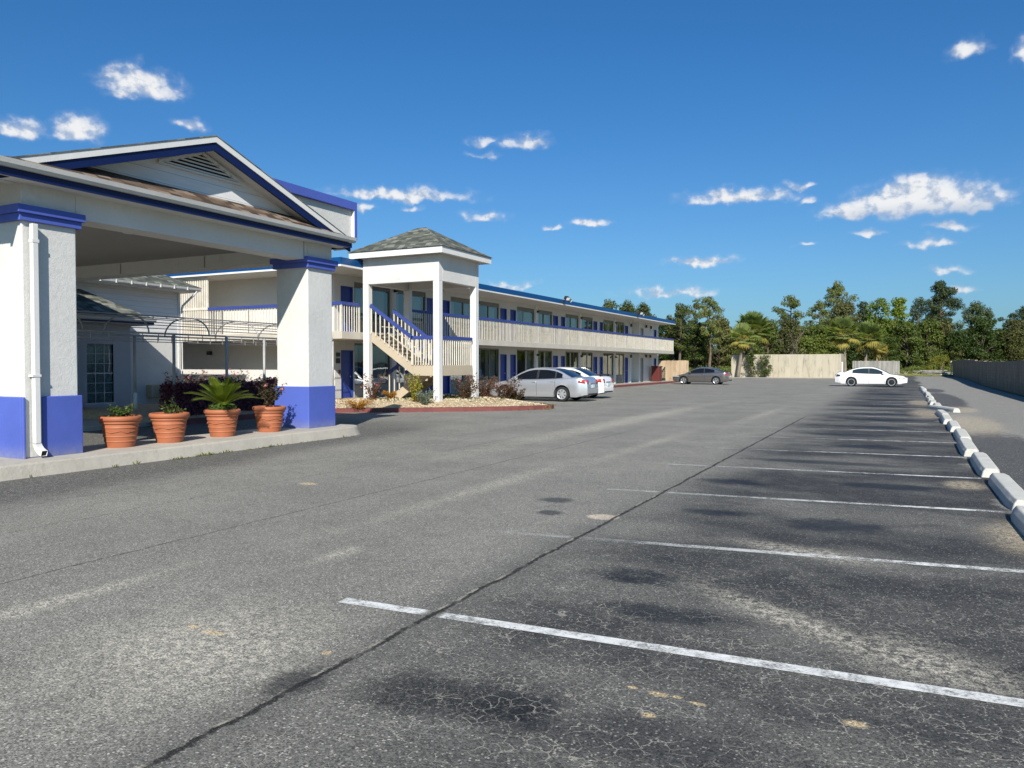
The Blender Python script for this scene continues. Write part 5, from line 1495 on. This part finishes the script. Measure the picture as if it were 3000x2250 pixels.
coupe = dict(L=4.45,W=1.765,H=1.40,fx=1.345,rx=-1.285,tyre=.315,rim=.215,
    belt=[(-2.22,.88),(-2.16,.98),(-2.0,1.01),(-1.5,1.0),(-.8,.955),(0,.92),(.8,.90),(1.1,.88),(1.6,.79),(1.98,.71),(2.15,.64),(2.22,.57)],
    roof=[(-1.92,.985),(-1.6,1.10),(-1.2,1.25),(-.8,1.345),(-.35,1.395),(0,1.392),(.3,1.34),(.62,1.22),(.95,1.05),(1.25,.89)],
    wsb=1.22,wst=.32,rgt=-.85,rgb=-1.88,win=[(-.30,.90),(-1.15,-.36)],seams=[-.40,.92],handles=[-.22],
    hlen=.50,hz=(.60,.73),tlen=.30,tz=(.76,.93),paint=M['cargray'],wheelmat=M['chrome'],spokes=5,spw=.034,flare=1.2,spoiler=False,tail=M['redlens'])
make_car('grey_coupe', 'pewter grey two door coupe at the far end of the motel', (-14.75,64.1,0), math.pi, coupe)
sport = dict(L=4.68,W=1.78,H=1.435,fx=1.39,rx=-1.285,tyre=.33,rim=.235,
    belt=[(-2.34,.90),(-2.28,1.0),(-2.1,1.03),(-1.6,1.02),(-.9,.97),(0,.935),(.85,.915),(1.15,.90),(1.7,.83),(2.1,.765),(2.27,.70),(2.34,.61)],
    roof=[(-1.85,1.0),(-1.55,1.14),(-1.2,1.29),(-.85,1.385),(-.4,1.43),(0,1.435),(.3,1.39),(.65,1.26),(1.0,1.08),(1.28,.91)],
    wsb=1.26,wst=.30,rgt=-.88,rgb=-1.82,win=[(-.08,.90),(-1.22,-.15)],seams=[-.11,.92,-1.0],handles=[.02,-.90],
    hlen=.48,hz=(.56,.68),tlen=.30,tz=(.74,.90),paint=M['carwhite'],wheelmat=M['blacktrim'],spokes=7,spw=.018,flare=1.2,lip=True,spoiler=True,tail=M['darklens'],gl=M['carglass2'])
make_car('white_sport_sedan', 'white sedan with black wheels and rear spoiler facing the wheel stops', (-2.105,63.3,0), 0, sport)
# ------------------------------------------------------------------ trees
M['pine'] = leaf('pine needles', (.036,.052,.012), (.16,.18,.042), .22, .6, .7, .35)
M['pine2'] = leaf('dark pine needles', (.020,.036,.016), (.085,.115,.042), .2, .6, .7, .3)
M['oak'] = leaf('mixed woodland leaves', (.034,.058,.010), (.145,.18,.032), .28, .55, .45, .5)
M['cedar'] = leaf('brownish cedar foliage', (.038,.046,.012), (.135,.135,.040), .22, .6, .5, .3)
M['bright'] = leaf('fresh green leaves', (.06,.10,.008), (.21,.27,.028), .38, .5, .5, .3)
M['yellowbush'] = leaf('yellow green leaves of a bush', (.12,.13,.015), (.30,.29,.05), .35, .5, .6, .2)
M['palm'] = leaf('palm fans', (.12,.17,.04), (.38,.43,.16), .45, .45, 1.2, .3)
M['palm_old'] = leaf('old yellowed palm fans', (.20,.18,.035), (.42,.34,.09), .3, .55, 1.2, .2)
M['magnolia'] = leaf('glossy shrub leaves', (.030,.055,.012), (.11,.14,.030), .22, .35, 2.5, .2)
M['baretwig'] = leaf('bare twigs', (.16,.12,.09), (.30,.24,.18), .0, .9, 1.0, .2)

def trunk(t, pts, r0, r1, mat, name='trunk', n=8):
    mb = MB(); k = len(pts); mb.tube(pts, [r0+(r1-r0)*i/(k-1) for i in range(k)], n); return mb.build(name, mat, t, smooth=True, uv=False, world=False)
def pine_tree(name, seed, h, crown0, spread, mat, label, loc, group=None, nb=16, np_=3, pr=.85, lean=0, side=None, dens=72):
    """tall trunk, bare below, with tufted limbs of uneven length above"""
    rs = np.random.default_rng(seed); t = thing(name, label, 'tree', loc, 0, group)
    top = np.array([lean, 0, h]); P = [(lean*u**1.5+.12*math.sin(u*5+seed), .1*math.sin(u*4), h*u*.97) for u in np.linspace(0,1,8)]
    trunk(t, P, .10+.014*h, .04, M['bark'])
    mb = MB(); V = []
    def tuft(c, r):
        n = int(dens*r*r/.7)+30
        c_, n_ = puff(rs, c, r, n, .72); V.append(leaf_quads(rs, c_, n_, .40, .11))
    for b in range(nb):
        u = crown0 + (1-crown0)*((b+.5)/nb); z = h*u*.97; a = b*2.4+rs.uniform(-.5,.5)
        ln = spread*(math.sin(math.pi*(.18+.80*(u-crown0)/(1-crown0)))**.8)*rs.uniform(.5,1.15)
        if side is not None and b % 5 == 0: ln *= 1.45; a = side
        base = np.array([lean*u**1.5, 0, z]); d = np.array([math.cos(a), math.sin(a), rs.uniform(.05,.45)])
        pts = [base, base+d*ln*.5+np.array([0,0,.12*ln]), base+d*ln]
        mb.tube([tuple(p) for p in pts], [.055+.02*ln,.04,.02], 4)
        for k in range(np_):
            f = rs.uniform(.45,1.08); tuft(base+d*ln*f+rs.normal(size=3)*.35*np.array([1,1,.5]), pr*rs.uniform(.55,1.1))
    tuft((lean,0,h), pr*.9); tuft((lean,.2,h-.6), pr*1.0)
    mb.build('limbs', M['bark'], t, uv=False, world=False)
    quads_mesh('crown', np.concatenate(V), mat, t)
    return t
def leafy_tree(name, seed, h, rx_, z0, mat, label, loc, group=None, n_p=46, pr=1.0, L=.30, taper=.5, dens=95, wood=True):
    """broad tree: leaf clumps through the crown's volume, gaps between"""
    rs = np.random.default_rng(seed); t = thing(name, label, 'tree', loc, 0, group)
    trunk(t, [(.15*math.sin(i+seed),.1*math.cos(i),h*.8*i/6) for i in range(7)], .16, .05, M['bark'])
    V = []; mb = MB()
    for k in range(n_p):
        u = rs.uniform(0,1)**.8; z = z0+(h-z0)*u
        r = rx_*((1-taper*u) if taper >= 0 else 1)*math.sqrt(max(.05,1-((u-.38)/.66)**2))
        a = rs.uniform(0,6.28); q = rs.uniform(.35,1.0)**.5
        c = np.array([math.cos(a)*r*q, math.sin(a)*r*q, z-.3*pr]); p = pr*rs.uniform(.55,1.15)
        c_, n_ = puff(rs, c, p, int(dens*p*p)+25, .75); V.append(leaf_quads(rs, c_, n_, L, L*.62))
        if k % 3 == 0: mb.tube([(0,0,max(.5,z-1.6)), tuple(c*np.array([.55,.55,1])-np.array([0,0,.5])), tuple(c)], [.07,.045,.015], 4)
    if wood: mb.build('limbs', M['bark'], t, uv=False, world=False)
    quads_mesh('crown', np.concatenate(V), mat, t)
    return t
def bare_tree(name, seed, h, label, loc, group=None, w=1.6):
    rs = np.random.default_rng(seed); t = thing(name, label, 'tree', loc, 0, group)
    trunk(t, [(.08*math.sin(i*1.3),.05*i,h*.72*i/5) for i in range(6)], .11, .035, M['greybark'])
    mb = MB()
    def br(p, d, l, r, k):
        q = p+d*l; mb.tube([tuple(p), tuple((p+q)/2+rs.normal(size=3)*.05*l), tuple(q)], [r,r*.75,r*.45], 4)
        if k == 0: return
        for i in range(rs.integers(2,4)):
            e = d+rs.normal(size=3)*.45+np.array([0,0,.15]); e /= np.linalg.norm(e); br(p+(q-p)*rs.uniform(.5,1), e, l*rs.uniform(.5,.8), r*.55, k-1)
    for i in range(13):
        a = rs.uniform(0,6.28); z = h*(.25+.5*i/13); d = np.array([math.cos(a)*.75,math.sin(a)*.75,.75]); br(np.array([0,0,z]), d/np.linalg.norm(d), w*rs.uniform(.5,.9), .038, 3)
    mb.build('branches', M['baretwig'], t, uv=False, world=False)
    return t
def palm_tree(name, seed, base, top, n, R_, label, group, old=7):
    """sabal palm: fans on long stalks, the lowest ones yellowed and hanging"""
    rs = np.random.default_rng(seed); t = thing(name, label, 'palm', base, 0, group); B = np.array(base); T = np.array(top)-B
    P = [tuple(T*u+np.array([.10*math.sin(u*3),0,0])*np.linalg.norm(T[:2])) for u in np.linspace(0,1,9)]
    trunk(t, P, .19, .16, M['palmbark'], n=10)
    V = []; I = []; mb = MB()
    for k in range(n):
        f = k/n; a = k*2.39996+rs.uniform(-.3,.3); el = 1.45-2.05*f**.95+rs.uniform(-.2,.2)
        d = np.array([math.cos(a)*math.cos(el),math.sin(a)*math.cos(el),math.sin(el)]); st_l = R_*rs.uniform(.42,.60)
        c0 = T+np.array([0,0,.1]); m_ = c0+d*st_l*.6+np.array([0,0,.05]); c1 = c0+d*st_l+np.array([0,0,-.08*(1-abs(d[2]))])
        mb.tube([tuple(c0),tuple(m_),tuple(c1)], [.030,.022,.016], 4)
        side = np.array([-math.sin(a),math.cos(a),0.0]); upv = np.cross(side,d); fl = R_*.50*rs.uniform(.85,1.1); ol = 1 if f > 1-old/n else 0
        for j in range(17):
            b = (j/16-.5)*3.7; dirn = d*math.cos(b)+side*math.sin(b); ln = fl*(1-.22*abs(b)/1.85)*rs.uniform(.85,1.05)
            p1 = c1+dirn*ln*.55+upv*(.10*abs(math.sin(b)))*fl; p2 = c1+dirn*ln-np.array([0,0,1])*ln*(.12+.30*ol+rs.uniform(0,.10)); w = np.cross(dirn,upv)*.075*fl
            V.append([c1,p1-w,p2,p1+w]); I.append(ol)
    # dead thatch under the crown
    for k in range(70):
        a = rs.uniform(0,6.28); r = rs.uniform(.15,.42); z = -rs.uniform(.1,1.0); c = T+np.array([math.cos(a)*r,math.sin(a)*r,z]); dn = np.array([math.cos(a)*.25,math.sin(a)*.25,-.55]); w = np.array([-math.sin(a),math.cos(a),0])*.05
        V.append([c-w,c+w,c+dn+w*.3,c+dn-w*.3]); I.append(1)
    mb.build('stalks', M['palm_old'], t, uv=False, world=False)
    quads_mesh('crown', np.array(V), [M['palm'],M['palm_old']], t, np.array(I))
    return t
G0 = .25
GPA = 'fan palms behind the lot'
palm_tree('palm_tree', 1, (-15.55,83.75,.25), (-15.1,84.0,4.3), 46, 1.8, 'leaning fan palm in front of the cream enclosure wall', GPA)
palm_tree('palm_tree', 2, (-15.7,90.5,G0), (-15.3,91.0,5.4), 64, 2.5, 'upright fan palm behind the left end of the cream enclosure wall', GPA)
palm_tree('palm_tree', 3, (-5.7,93.5,G0), (-5.95,93.6,4.9), 58, 2.3, 'fan palm with yellow skirt just right of the cream enclosure wall', GPA)
palm_tree('palm_tree', 4, (-4.6,109.6,G0), (-4.0,109.9,5.0), 58, 2.4, 'fan palm on a dark leaning trunk behind the weathered grey fence', GPA)
palm_tree('palm_tree', 5, (-3.1,112.5,G0), (-3.0,112.6,3.7), 30, 1.6, 'smallest yellowest fan palm low behind the weathered grey fence', GPA, 18)
# shrubs at the enclosure wall
GS2 = 'shrubs planted against the cream enclosure wall'
for i,(x,w_,h,l) in enumerate(((-14.2,.75,2.55,'taller loose green shrub on the left against the cream enclosure wall'),(-12.85,.95,2.2,'bushier green shrub on the right against the cream enclosure wall'))):
    t_ = thing('shrub', l, 'shrub', (x,83.9,.25), 0, GS2); rs = np.random.default_rng(70+i); V = []
    mb = MB()
    for k in range(40):
        a = rs.uniform(0,6.28); u = rs.uniform(.02,1)**.9; r = w_*(1-.55*u)*rs.uniform(.1,1); c = np.array([math.cos(a)*r,math.sin(a)*r*.6,.12+h*u]); c_, n_ = puff(rs, c, .27, 34, .9); V.append(leaf_quads(rs, c_, n_, .15, .085))
        if k % 3 == 0: mb.tube([(0,0,0),tuple(c*np.array([.5,.5,.6])),tuple(c)], [.02,.014,.006], 4)
    mb.build('stems', M['bark'], t_, uv=False, world=False); quads_mesh('foliage', np.concatenate(V), M['magnolia'], t_)

# named pines and others on the skyline
GPI = 'pines on the skyline'
pine_tree('pine_tree', 11, 9.9, .35, 2.3, M['pine'], 'bushy pine standing just past the far end of the motel', (-28.9,111.5,G0), GPI, 18, 3, .8)
pine_tree('pine_tree', 12, 10.8, .45, 2.0, M['pine'], 'round topped airy pine left of the first pair of palms', (-25.0,113.1,G0), GPI, 15, 3, .72)
pine_tree('pine_tree', 13, 11.0, .55, 1.1, M['pine'], 'thin wispy pine between the bushy and the round topped pines', (-28.2,118.5,G0), GPI, 10, 2, .7)
for i,(x,y,h) in enumerate(((-38.8,108.2,10.6),(-36.2,109.5,10.5),(-33.6,109.0,10.0))):
    pine_tree('pine_tree', 14+i, h, .4, 1.7, M['pine'], ['pine top showing above the motel roof, leftmost of three','pine top showing above the motel roof, middle of three','pine top showing above the motel roof, rightmost of three'][i], (x,y,G0), GPI, 15, 3, .75)
pine_tree('pine_tree', 21, 12.2, .55, 3.0, M['pine'], 'flat crowned pine with open limbs above the cream enclosure wall', (-16.2,132.1,G0), GPI, 15, 3, .80)
pine_tree('pine_tree', 22, 11.6, .58, 2.3, M['pine'], 'smaller open pine between the flat crowned and the tallest central pine', (-12.4,137.2,G0), GPI, 12, 3, .72)
pine_tree('pine_tree', 23, 15.0, .52, 3.0, M['pine'], 'tallest central pine rising behind the brownish cedar', (-9.9,141,G0), GPI, 20, 3, .92)
pine_tree('pine_tree', 24, 14.8, .45, 2.2, M['pine2'], 'big dark pine with a long side limb on the right of the skyline', (5.4,146.5,G0), GPI, 24, 4, 1.0, side=.15, dens=95)
pine_tree('pine_tree', 25, 11.4, .5, 2.2, M['pine2'], 'dark pine leaning right beside the big dark one', (9.0,148.3,G0), GPI, 12, 4, .95, lean=1.5)
pine_tree('pine_tree', 26, 12.2, .5, 1.6, M['pine2'], 'narrow dark pine left of the big dark one', (2.3,146.0,G0), GPI, 12, 3, .85)
pine_tree('pine_tree', 27, 11.0, .80, 1.2, M['pine2'], 'small topped snag of a pine near the right edge', (13.2,158.1,G0), GPI, 6, 3, .7)
pine_tree('pine_tree', 28, 11.0, .60, 3.4, M['pine2'], 'spreading wind swept pine at the right edge of the photo', (17.2,156.5,G0), GPI, 14, 4, .9, lean=1.2, side=.4)
leafy_tree('cedar_tree', 31, 11.4, 3.4, 1.0, M['cedar'], 'large brownish cedar in the middle of the skyline', (-8.1,128.3,G0), None, 90, 1.0, .26, .45)
leafy_tree('broadleaf_tree', 32, 11.7, 3.0, 1.0, M['bright'], 'bright green broadleaf tree behind the right pair of palms', (-3.6,134.0,G0), 'bright green broadleaf trees', 70, 1.05, .32, .4)
leafy_tree('broadleaf_tree', 33, 12.0, 2.2, 1.0, M['bright'], 'slimmer bright green tree just right of the other bright green one', (-.6,139.0,G0), 'bright green broadleaf trees', 56, .95, .32, .55)
leafy_tree('broadleaf_tree', 34, 11.6, 1.5, 2.0, M['pine2'], 'narrow dark tree between the brown cedar and the bright green tree', (-5.9,140.7,G0), None, 34, .9, .3, .5)
leafy_tree('bush', 35, 2.6, 2.4, .2, M['yellowbush'], 'yellow green bush at the far end of the block wall', (4.4,113.0,G0), None, 34, .55, .16, .3, 160, False)
for s_,x,y,h,l in ((41,13.1,143.4,8.6,'bare pale tree with fanned twigs above the right block wall'),(42,11.6,145,7.0,'smaller bare tree left of the fanned one above the block wall'),(43,-13.7,119.0,7.2,'bare pale tree standing behind the cream enclosure wall'),(44,-14.9,119.5,5.8,'shorter bare tree beside the other one behind the enclosure wall'),(45,-18.5,121,9.9,'bare twiggy tree top right of the first pair of palms')):
    bare_tree('bare_tree', s_, h, l, (x,y,G0), 'bare trees at the wood edge')
# the dense wood edge: many trees of a few kinds
GW_ = 'dense trees along the wood edge'; LW = 'dense green tree in the wood edge behind the lot'
protos = []
for i,(h,r,m) in enumerate(((8.0,2.9,'oak'),(7.6,2.6,'oak'),(8.4,2.7,'cedar'),(7.2,3.1,'oak'))):
    protos.append(leafy_tree('wood_tree', 80+i, h, r, .3, M[m], LW, (-31.5+i*3.4,115.5+i*1.3,G0), GW_, 74, .95, .27, .38, 95))
rng = random.Random(77); k = 0
row = [(x, 120+.45*(x+18)) for x in np.arange(-17.5,34,2.5)] + [(x, 127+.45*(x+18)) for x in np.arange(-44,46,3.0)] + [(x,139+.4*(x+18)) for x in np.arange(-50,56,3.8)]
for x,y in row:
    k += 1; hs = rng.uniform(.82,1.10)*(1.0 if y < 150 else 1.05)
    if x > 3: hs *= .97
    dup(protos[k%4], (x+rng.uniform(-.8,.8),y+rng.uniform(-1.2,1.2),G0-.1), rng.uniform(0,6.28), LW, GW_, (rng.uniform(.9,1.15),rng.uniform(.9,1.15),hs))
for x,y,hs in ((-35,112,.9),(-38.5,112,.9),(-42,111,.85),(-46,111,.9),(-50,112,.9)):
    k += 1; dup(protos[k%4], (x,y,G0-.1), rng.uniform(0,6.28), LW, GW_, (1,1,hs))
# undergrowth along the edge, and the grass tufts at the end of the drive
rs = np.random.default_rng(99); n_ = 16000
X_ = rs.uniform(-46,30,n_); Y_ = 113+.35*(X_+20)+rs.uniform(-3,6,n_); Hh = .35+.9*(.5+.5*np.sin(X_*.9)*np.sin(X_*.37+1))
Z_ = G0+rs.uniform(0,1,n_)*Hh
V = leaf_quads(rs, np.stack([X_,Y_,Z_],1), rs.normal(size=(n_,3))+np.array([0,-.4,.5]), .30, .12)
tag(quads_mesh('undergrowth', V, M['oak']), kind='stuff')
n_ = 5000; X_ = rs.uniform(-1.5,7,n_); Y_ = rs.uniform(103.2,113,n_); Z_ = G0+rs.uniform(0,.16,n_)
V = leaf_quads(rs, np.stack([X_,Y_,Z_],1), rs.normal(size=(n_,3))*.4+np.array([0,-.8,.4]), .26, .05)
M['drygrass'] = leaf('mown grass', (.11,.13,.03), (.26,.25,.09), .3, .7, .5)
tag(quads_mesh('grass', V, M['drygrass']), kind='stuff')
# broken rock by the motel's rear corner
for i,(x,y,s_) in enumerate(((-18.6,79.6,.8),(-17.3,80.4,.55),(-16.9,82.6,.7),(-17.6,82.8,.45))):
    mb = MB(); rr = random.Random(i); bb = bmesh.new(); bmesh.ops.create_icosphere(bb, subdivisions=2, radius=s_)
    for v in bb.verts: v.co = Vector((v.co.x*1.3, v.co.y, v.co.z*.7))*rr.uniform(.82,1.12)
    me = bpy.data.meshes.new('boulder'); bb.to_mesh(me); bb.free(); me.materials.append(M['gravelbed']); o = bpy.data.objects.new('boulder', me); C.objects.link(o); o.location = (x,y,.25+s_*.25)
    tag(o, ['pale boulder behind the grey coupe, the largest','small pale boulder behind the rear of the grey coupe','pale boulder beside the leaning palm','smallest pale boulder near the leaning palm'][i], 'boulder', 'pale boulders at the back of the lot')

# ------------------------------------------------------------------ sky, sun, camera
PHI, EL = 27.0, 34.0     # sun behind the camera, to the right
sd = Vector((math.sin(rad(PHI))*math.cos(rad(EL)), -math.cos(rad(PHI))*math.cos(rad(EL)), math.sin(rad(EL))))
sl_ = bpy.data.lights.new('sun','SUN'); sl_.energy = 4.6; sl_.angle = rad(.53); sl_.color = (1,.95,.87)
so_ = bpy.data.objects.new('sun', sl_); C.objects.link(so_); so_.rotation_euler = sd.to_track_quat('Z','Y').to_euler(); so_.location = (20,-40,40)
w = bpy.data.worlds.new('World'); sc.world = w; w.use_nodes = True
t = NT(w.node_tree)
sky = t.n('ShaderNodeTexSky', sky_type='NISHITA', sun_disc=False, sun_elevation=rad(EL), sun_rotation=math.atan2(sd.x, sd.y), altitude=20, air_density=1.0, dust_density=1.0, ozone_density=2.2)
_d = t.xyz(t.n('ShaderNodeTexCoord').outputs['Generated'])[2]
skyc = t.mix(1.0, sky.outputs[0], t.mix(t.mr(_d, .0, .42), (.34,.55,.735), (.195,.525,.82)), 'MULTIPLY')
bg = t.n('ShaderNodeBackground', {'Color':skyc,'Strength':.096})
# fair weather cumulus, each at its own bearing and height above the horizon
CL = [(-0.9093,0.3093,0.0386,0.0193,1.00),(-0.9285,0.2995,0.0166,0.0072,0.80),(-0.9730,0.2549,0.0227,0.0157,1.00),(-1.0300,0.2477,0.0233,0.0112,0.90),(-0.8603,0.2750,0.0177,0.0070,0.70),(-0.5058,0.2774,0.0163,0.0068,0.70),(-0.4496,0.2748,0.0281,0.0114,0.75),(-0.5029,0.2594,0.0148,0.0044,0.60),(-0.6059,0.2102,0.0756,0.0101,0.95),(-0.6580,0.1934,0.0157,0.0050,0.70),(-0.5042,0.1865,0.0237,0.0080,0.75),(-0.5943,0.1965,0.0088,0.0039,0.60),(-0.4109,0.1732,0.0113,0.0043,0.75),(-0.3667,0.1772,0.0221,0.0063,0.90),(-0.1869,0.2014,0.0575,0.0109,0.95),(-0.1147,0.2107,0.0144,0.0058,0.80),(0.0166,0.1809,0.0698,0.0241,1.20),(0.010,0.196,0.034,0.0165,1.10),(-0.030,0.184,0.030,0.012,1.0),(-0.0506,0.1752,0.0348,0.0115,1.00),(0.0708,0.1756,0.0285,0.0123,0.90),(0.0490,0.1528,0.0191,0.0055,0.80),(-0.0380,0.1518,0.0147,0.0037,0.70),(0.0250,0.1359,0.0243,0.0051,0.70),(-0.2309,0.1271,0.0394,0.0079,0.95),(-0.1047,0.1408,0.0104,0.0033,0.65),(0.0405,0.1062,0.0159,0.0056,0.65),(0.0600,0.3311,0.0177,0.0125,0.90),(0.1093,0.3196,0.0091,0.0146,0.90),(-0.2647,0.0896,0.0485,0.0069,0.65),(-0.4733,0.1020,0.0298,0.0070,0.75),(0.0588,0.0822,0.0123,0.0056,0.65),(-0.1041,0.1924,0.0091,0.0040,0.50),
      (-1.35,.24,.06,.02,.9),(.45,.2,.09,.02,.9),(.8,.28,.07,.025,.9),(-1.7,.16,.09,.015,.8),(.3,.12,.05,.008,.7)]
d = t.n('ShaderNodeTexCoord').outputs['Generated']; x, y, z = t.xyz(d)
az = t.math('ARCTAN2', x, y); el = t.math('ARCSINE', z)
A = t.comb(az, el, 0.0)
wn = t.noise(A, 36, 3, .5, col=True)
A2 = t.vadd(A, t.vmul(t.vadd(wn, (-.5,-.5,-.5)), (.030,.024,0)))
field = None
for (ca,ce,cw,ch,cs) in CL:
    v = t.vmul(t.vadd(A2, (-ca,-ce,0)), (1/cw,1/ch,0)); vx, vy, _ = t.xyz(v)
    vyy = t.math('MAXIMUM', vy, t.math('MULTIPLY', vy, -1.9))
    q = t.math('MULTIPLY_ADD', vx, vx, t.math('MULTIPLY', vyy, vyy))
    f = t.math('MULTIPLY_ADD', q, -cs, 1.55*cs)
    field = f if field is None else t.math('MAXIMUM', field, f)
AS = t.vmul(A,(1,1.2,1))
fb = t.noise(AS, 62, 5, .5); fb2 = t.noise(t.vadd(AS,(.005,.009,0)), 62, 4, .5)
dens = t.math('ADD', field, t.math('MULTIPLY', t.math('SUBTRACT', fb, .5), 2.3))
al = t.math('ADD', t.mr(dens, .0, 1.6, 0, .82), t.mr(dens, -1.0, 1.0, 0, .15))
lit = t.math('ADD', t.mr(dens, .3, 1.6, .35, .85), t.math('MULTIPLY', t.math('SUBTRACT', fb, fb2), 4.5), clamp=True)
bx = t.math('MULTIPLY', t.mr(t.math('ABSOLUTE', t.math('SUBTRACT', az, .0166)), .10, .06), t.math('MULTIPLY', t.mr(el, .186, .168), t.mr(el, .150, .158)))  # grey underside shade put into the big cloud's colour
lit = t.math('MULTIPLY', lit, t.math('MULTIPLY_ADD', bx, -.75, 1.0))
cc = t.mix(lit, (.46,.55,.70), (.90,.91,.92))
bgc = t.n('ShaderNodeBackground', {'Color':cc,'Strength':.66})
mxs = t.n('ShaderNodeMixShader', {0:al,1:bg.outputs[0],2:bgc.outputs[0]})
gate = t.math('MULTIPLY', t.math('LESS_THAN', z, .40), t.math('GREATER_THAN', z, .04))
mx2 = t.n('ShaderNodeMixShader', {0:gate,1:bg.outputs[0],2:mxs.outputs[0]})
t.n('ShaderNodeOutputWorld', {0:mx2.outputs[0]})

cam = bpy.data.cameras.new('camera'); co = bpy.data.objects.new('camera', cam); C.objects.link(co)
cam.sensor_width = 36; cam.lens = 27.26; cam.clip_end = 4000; cam.clip_start = .05
co.location = (0,0,1.6); co.rotation_euler = (rad(90-1.419), 0, rad(26.743))
sc.camera = co
sc.view_settings.view_transform = 'Standard'; sc.view_settings.look = 'None'; sc.view_settings.exposure = 0.58; sc.view_settings.gamma = 1.0
sc.cycles.max_bounces = 6; sc.cycles.transparent_max_bounces = 12; sc.cycles.sample_clamp_indirect = 6
try: sc.cycles.use_denoising = True
except Exception: pass
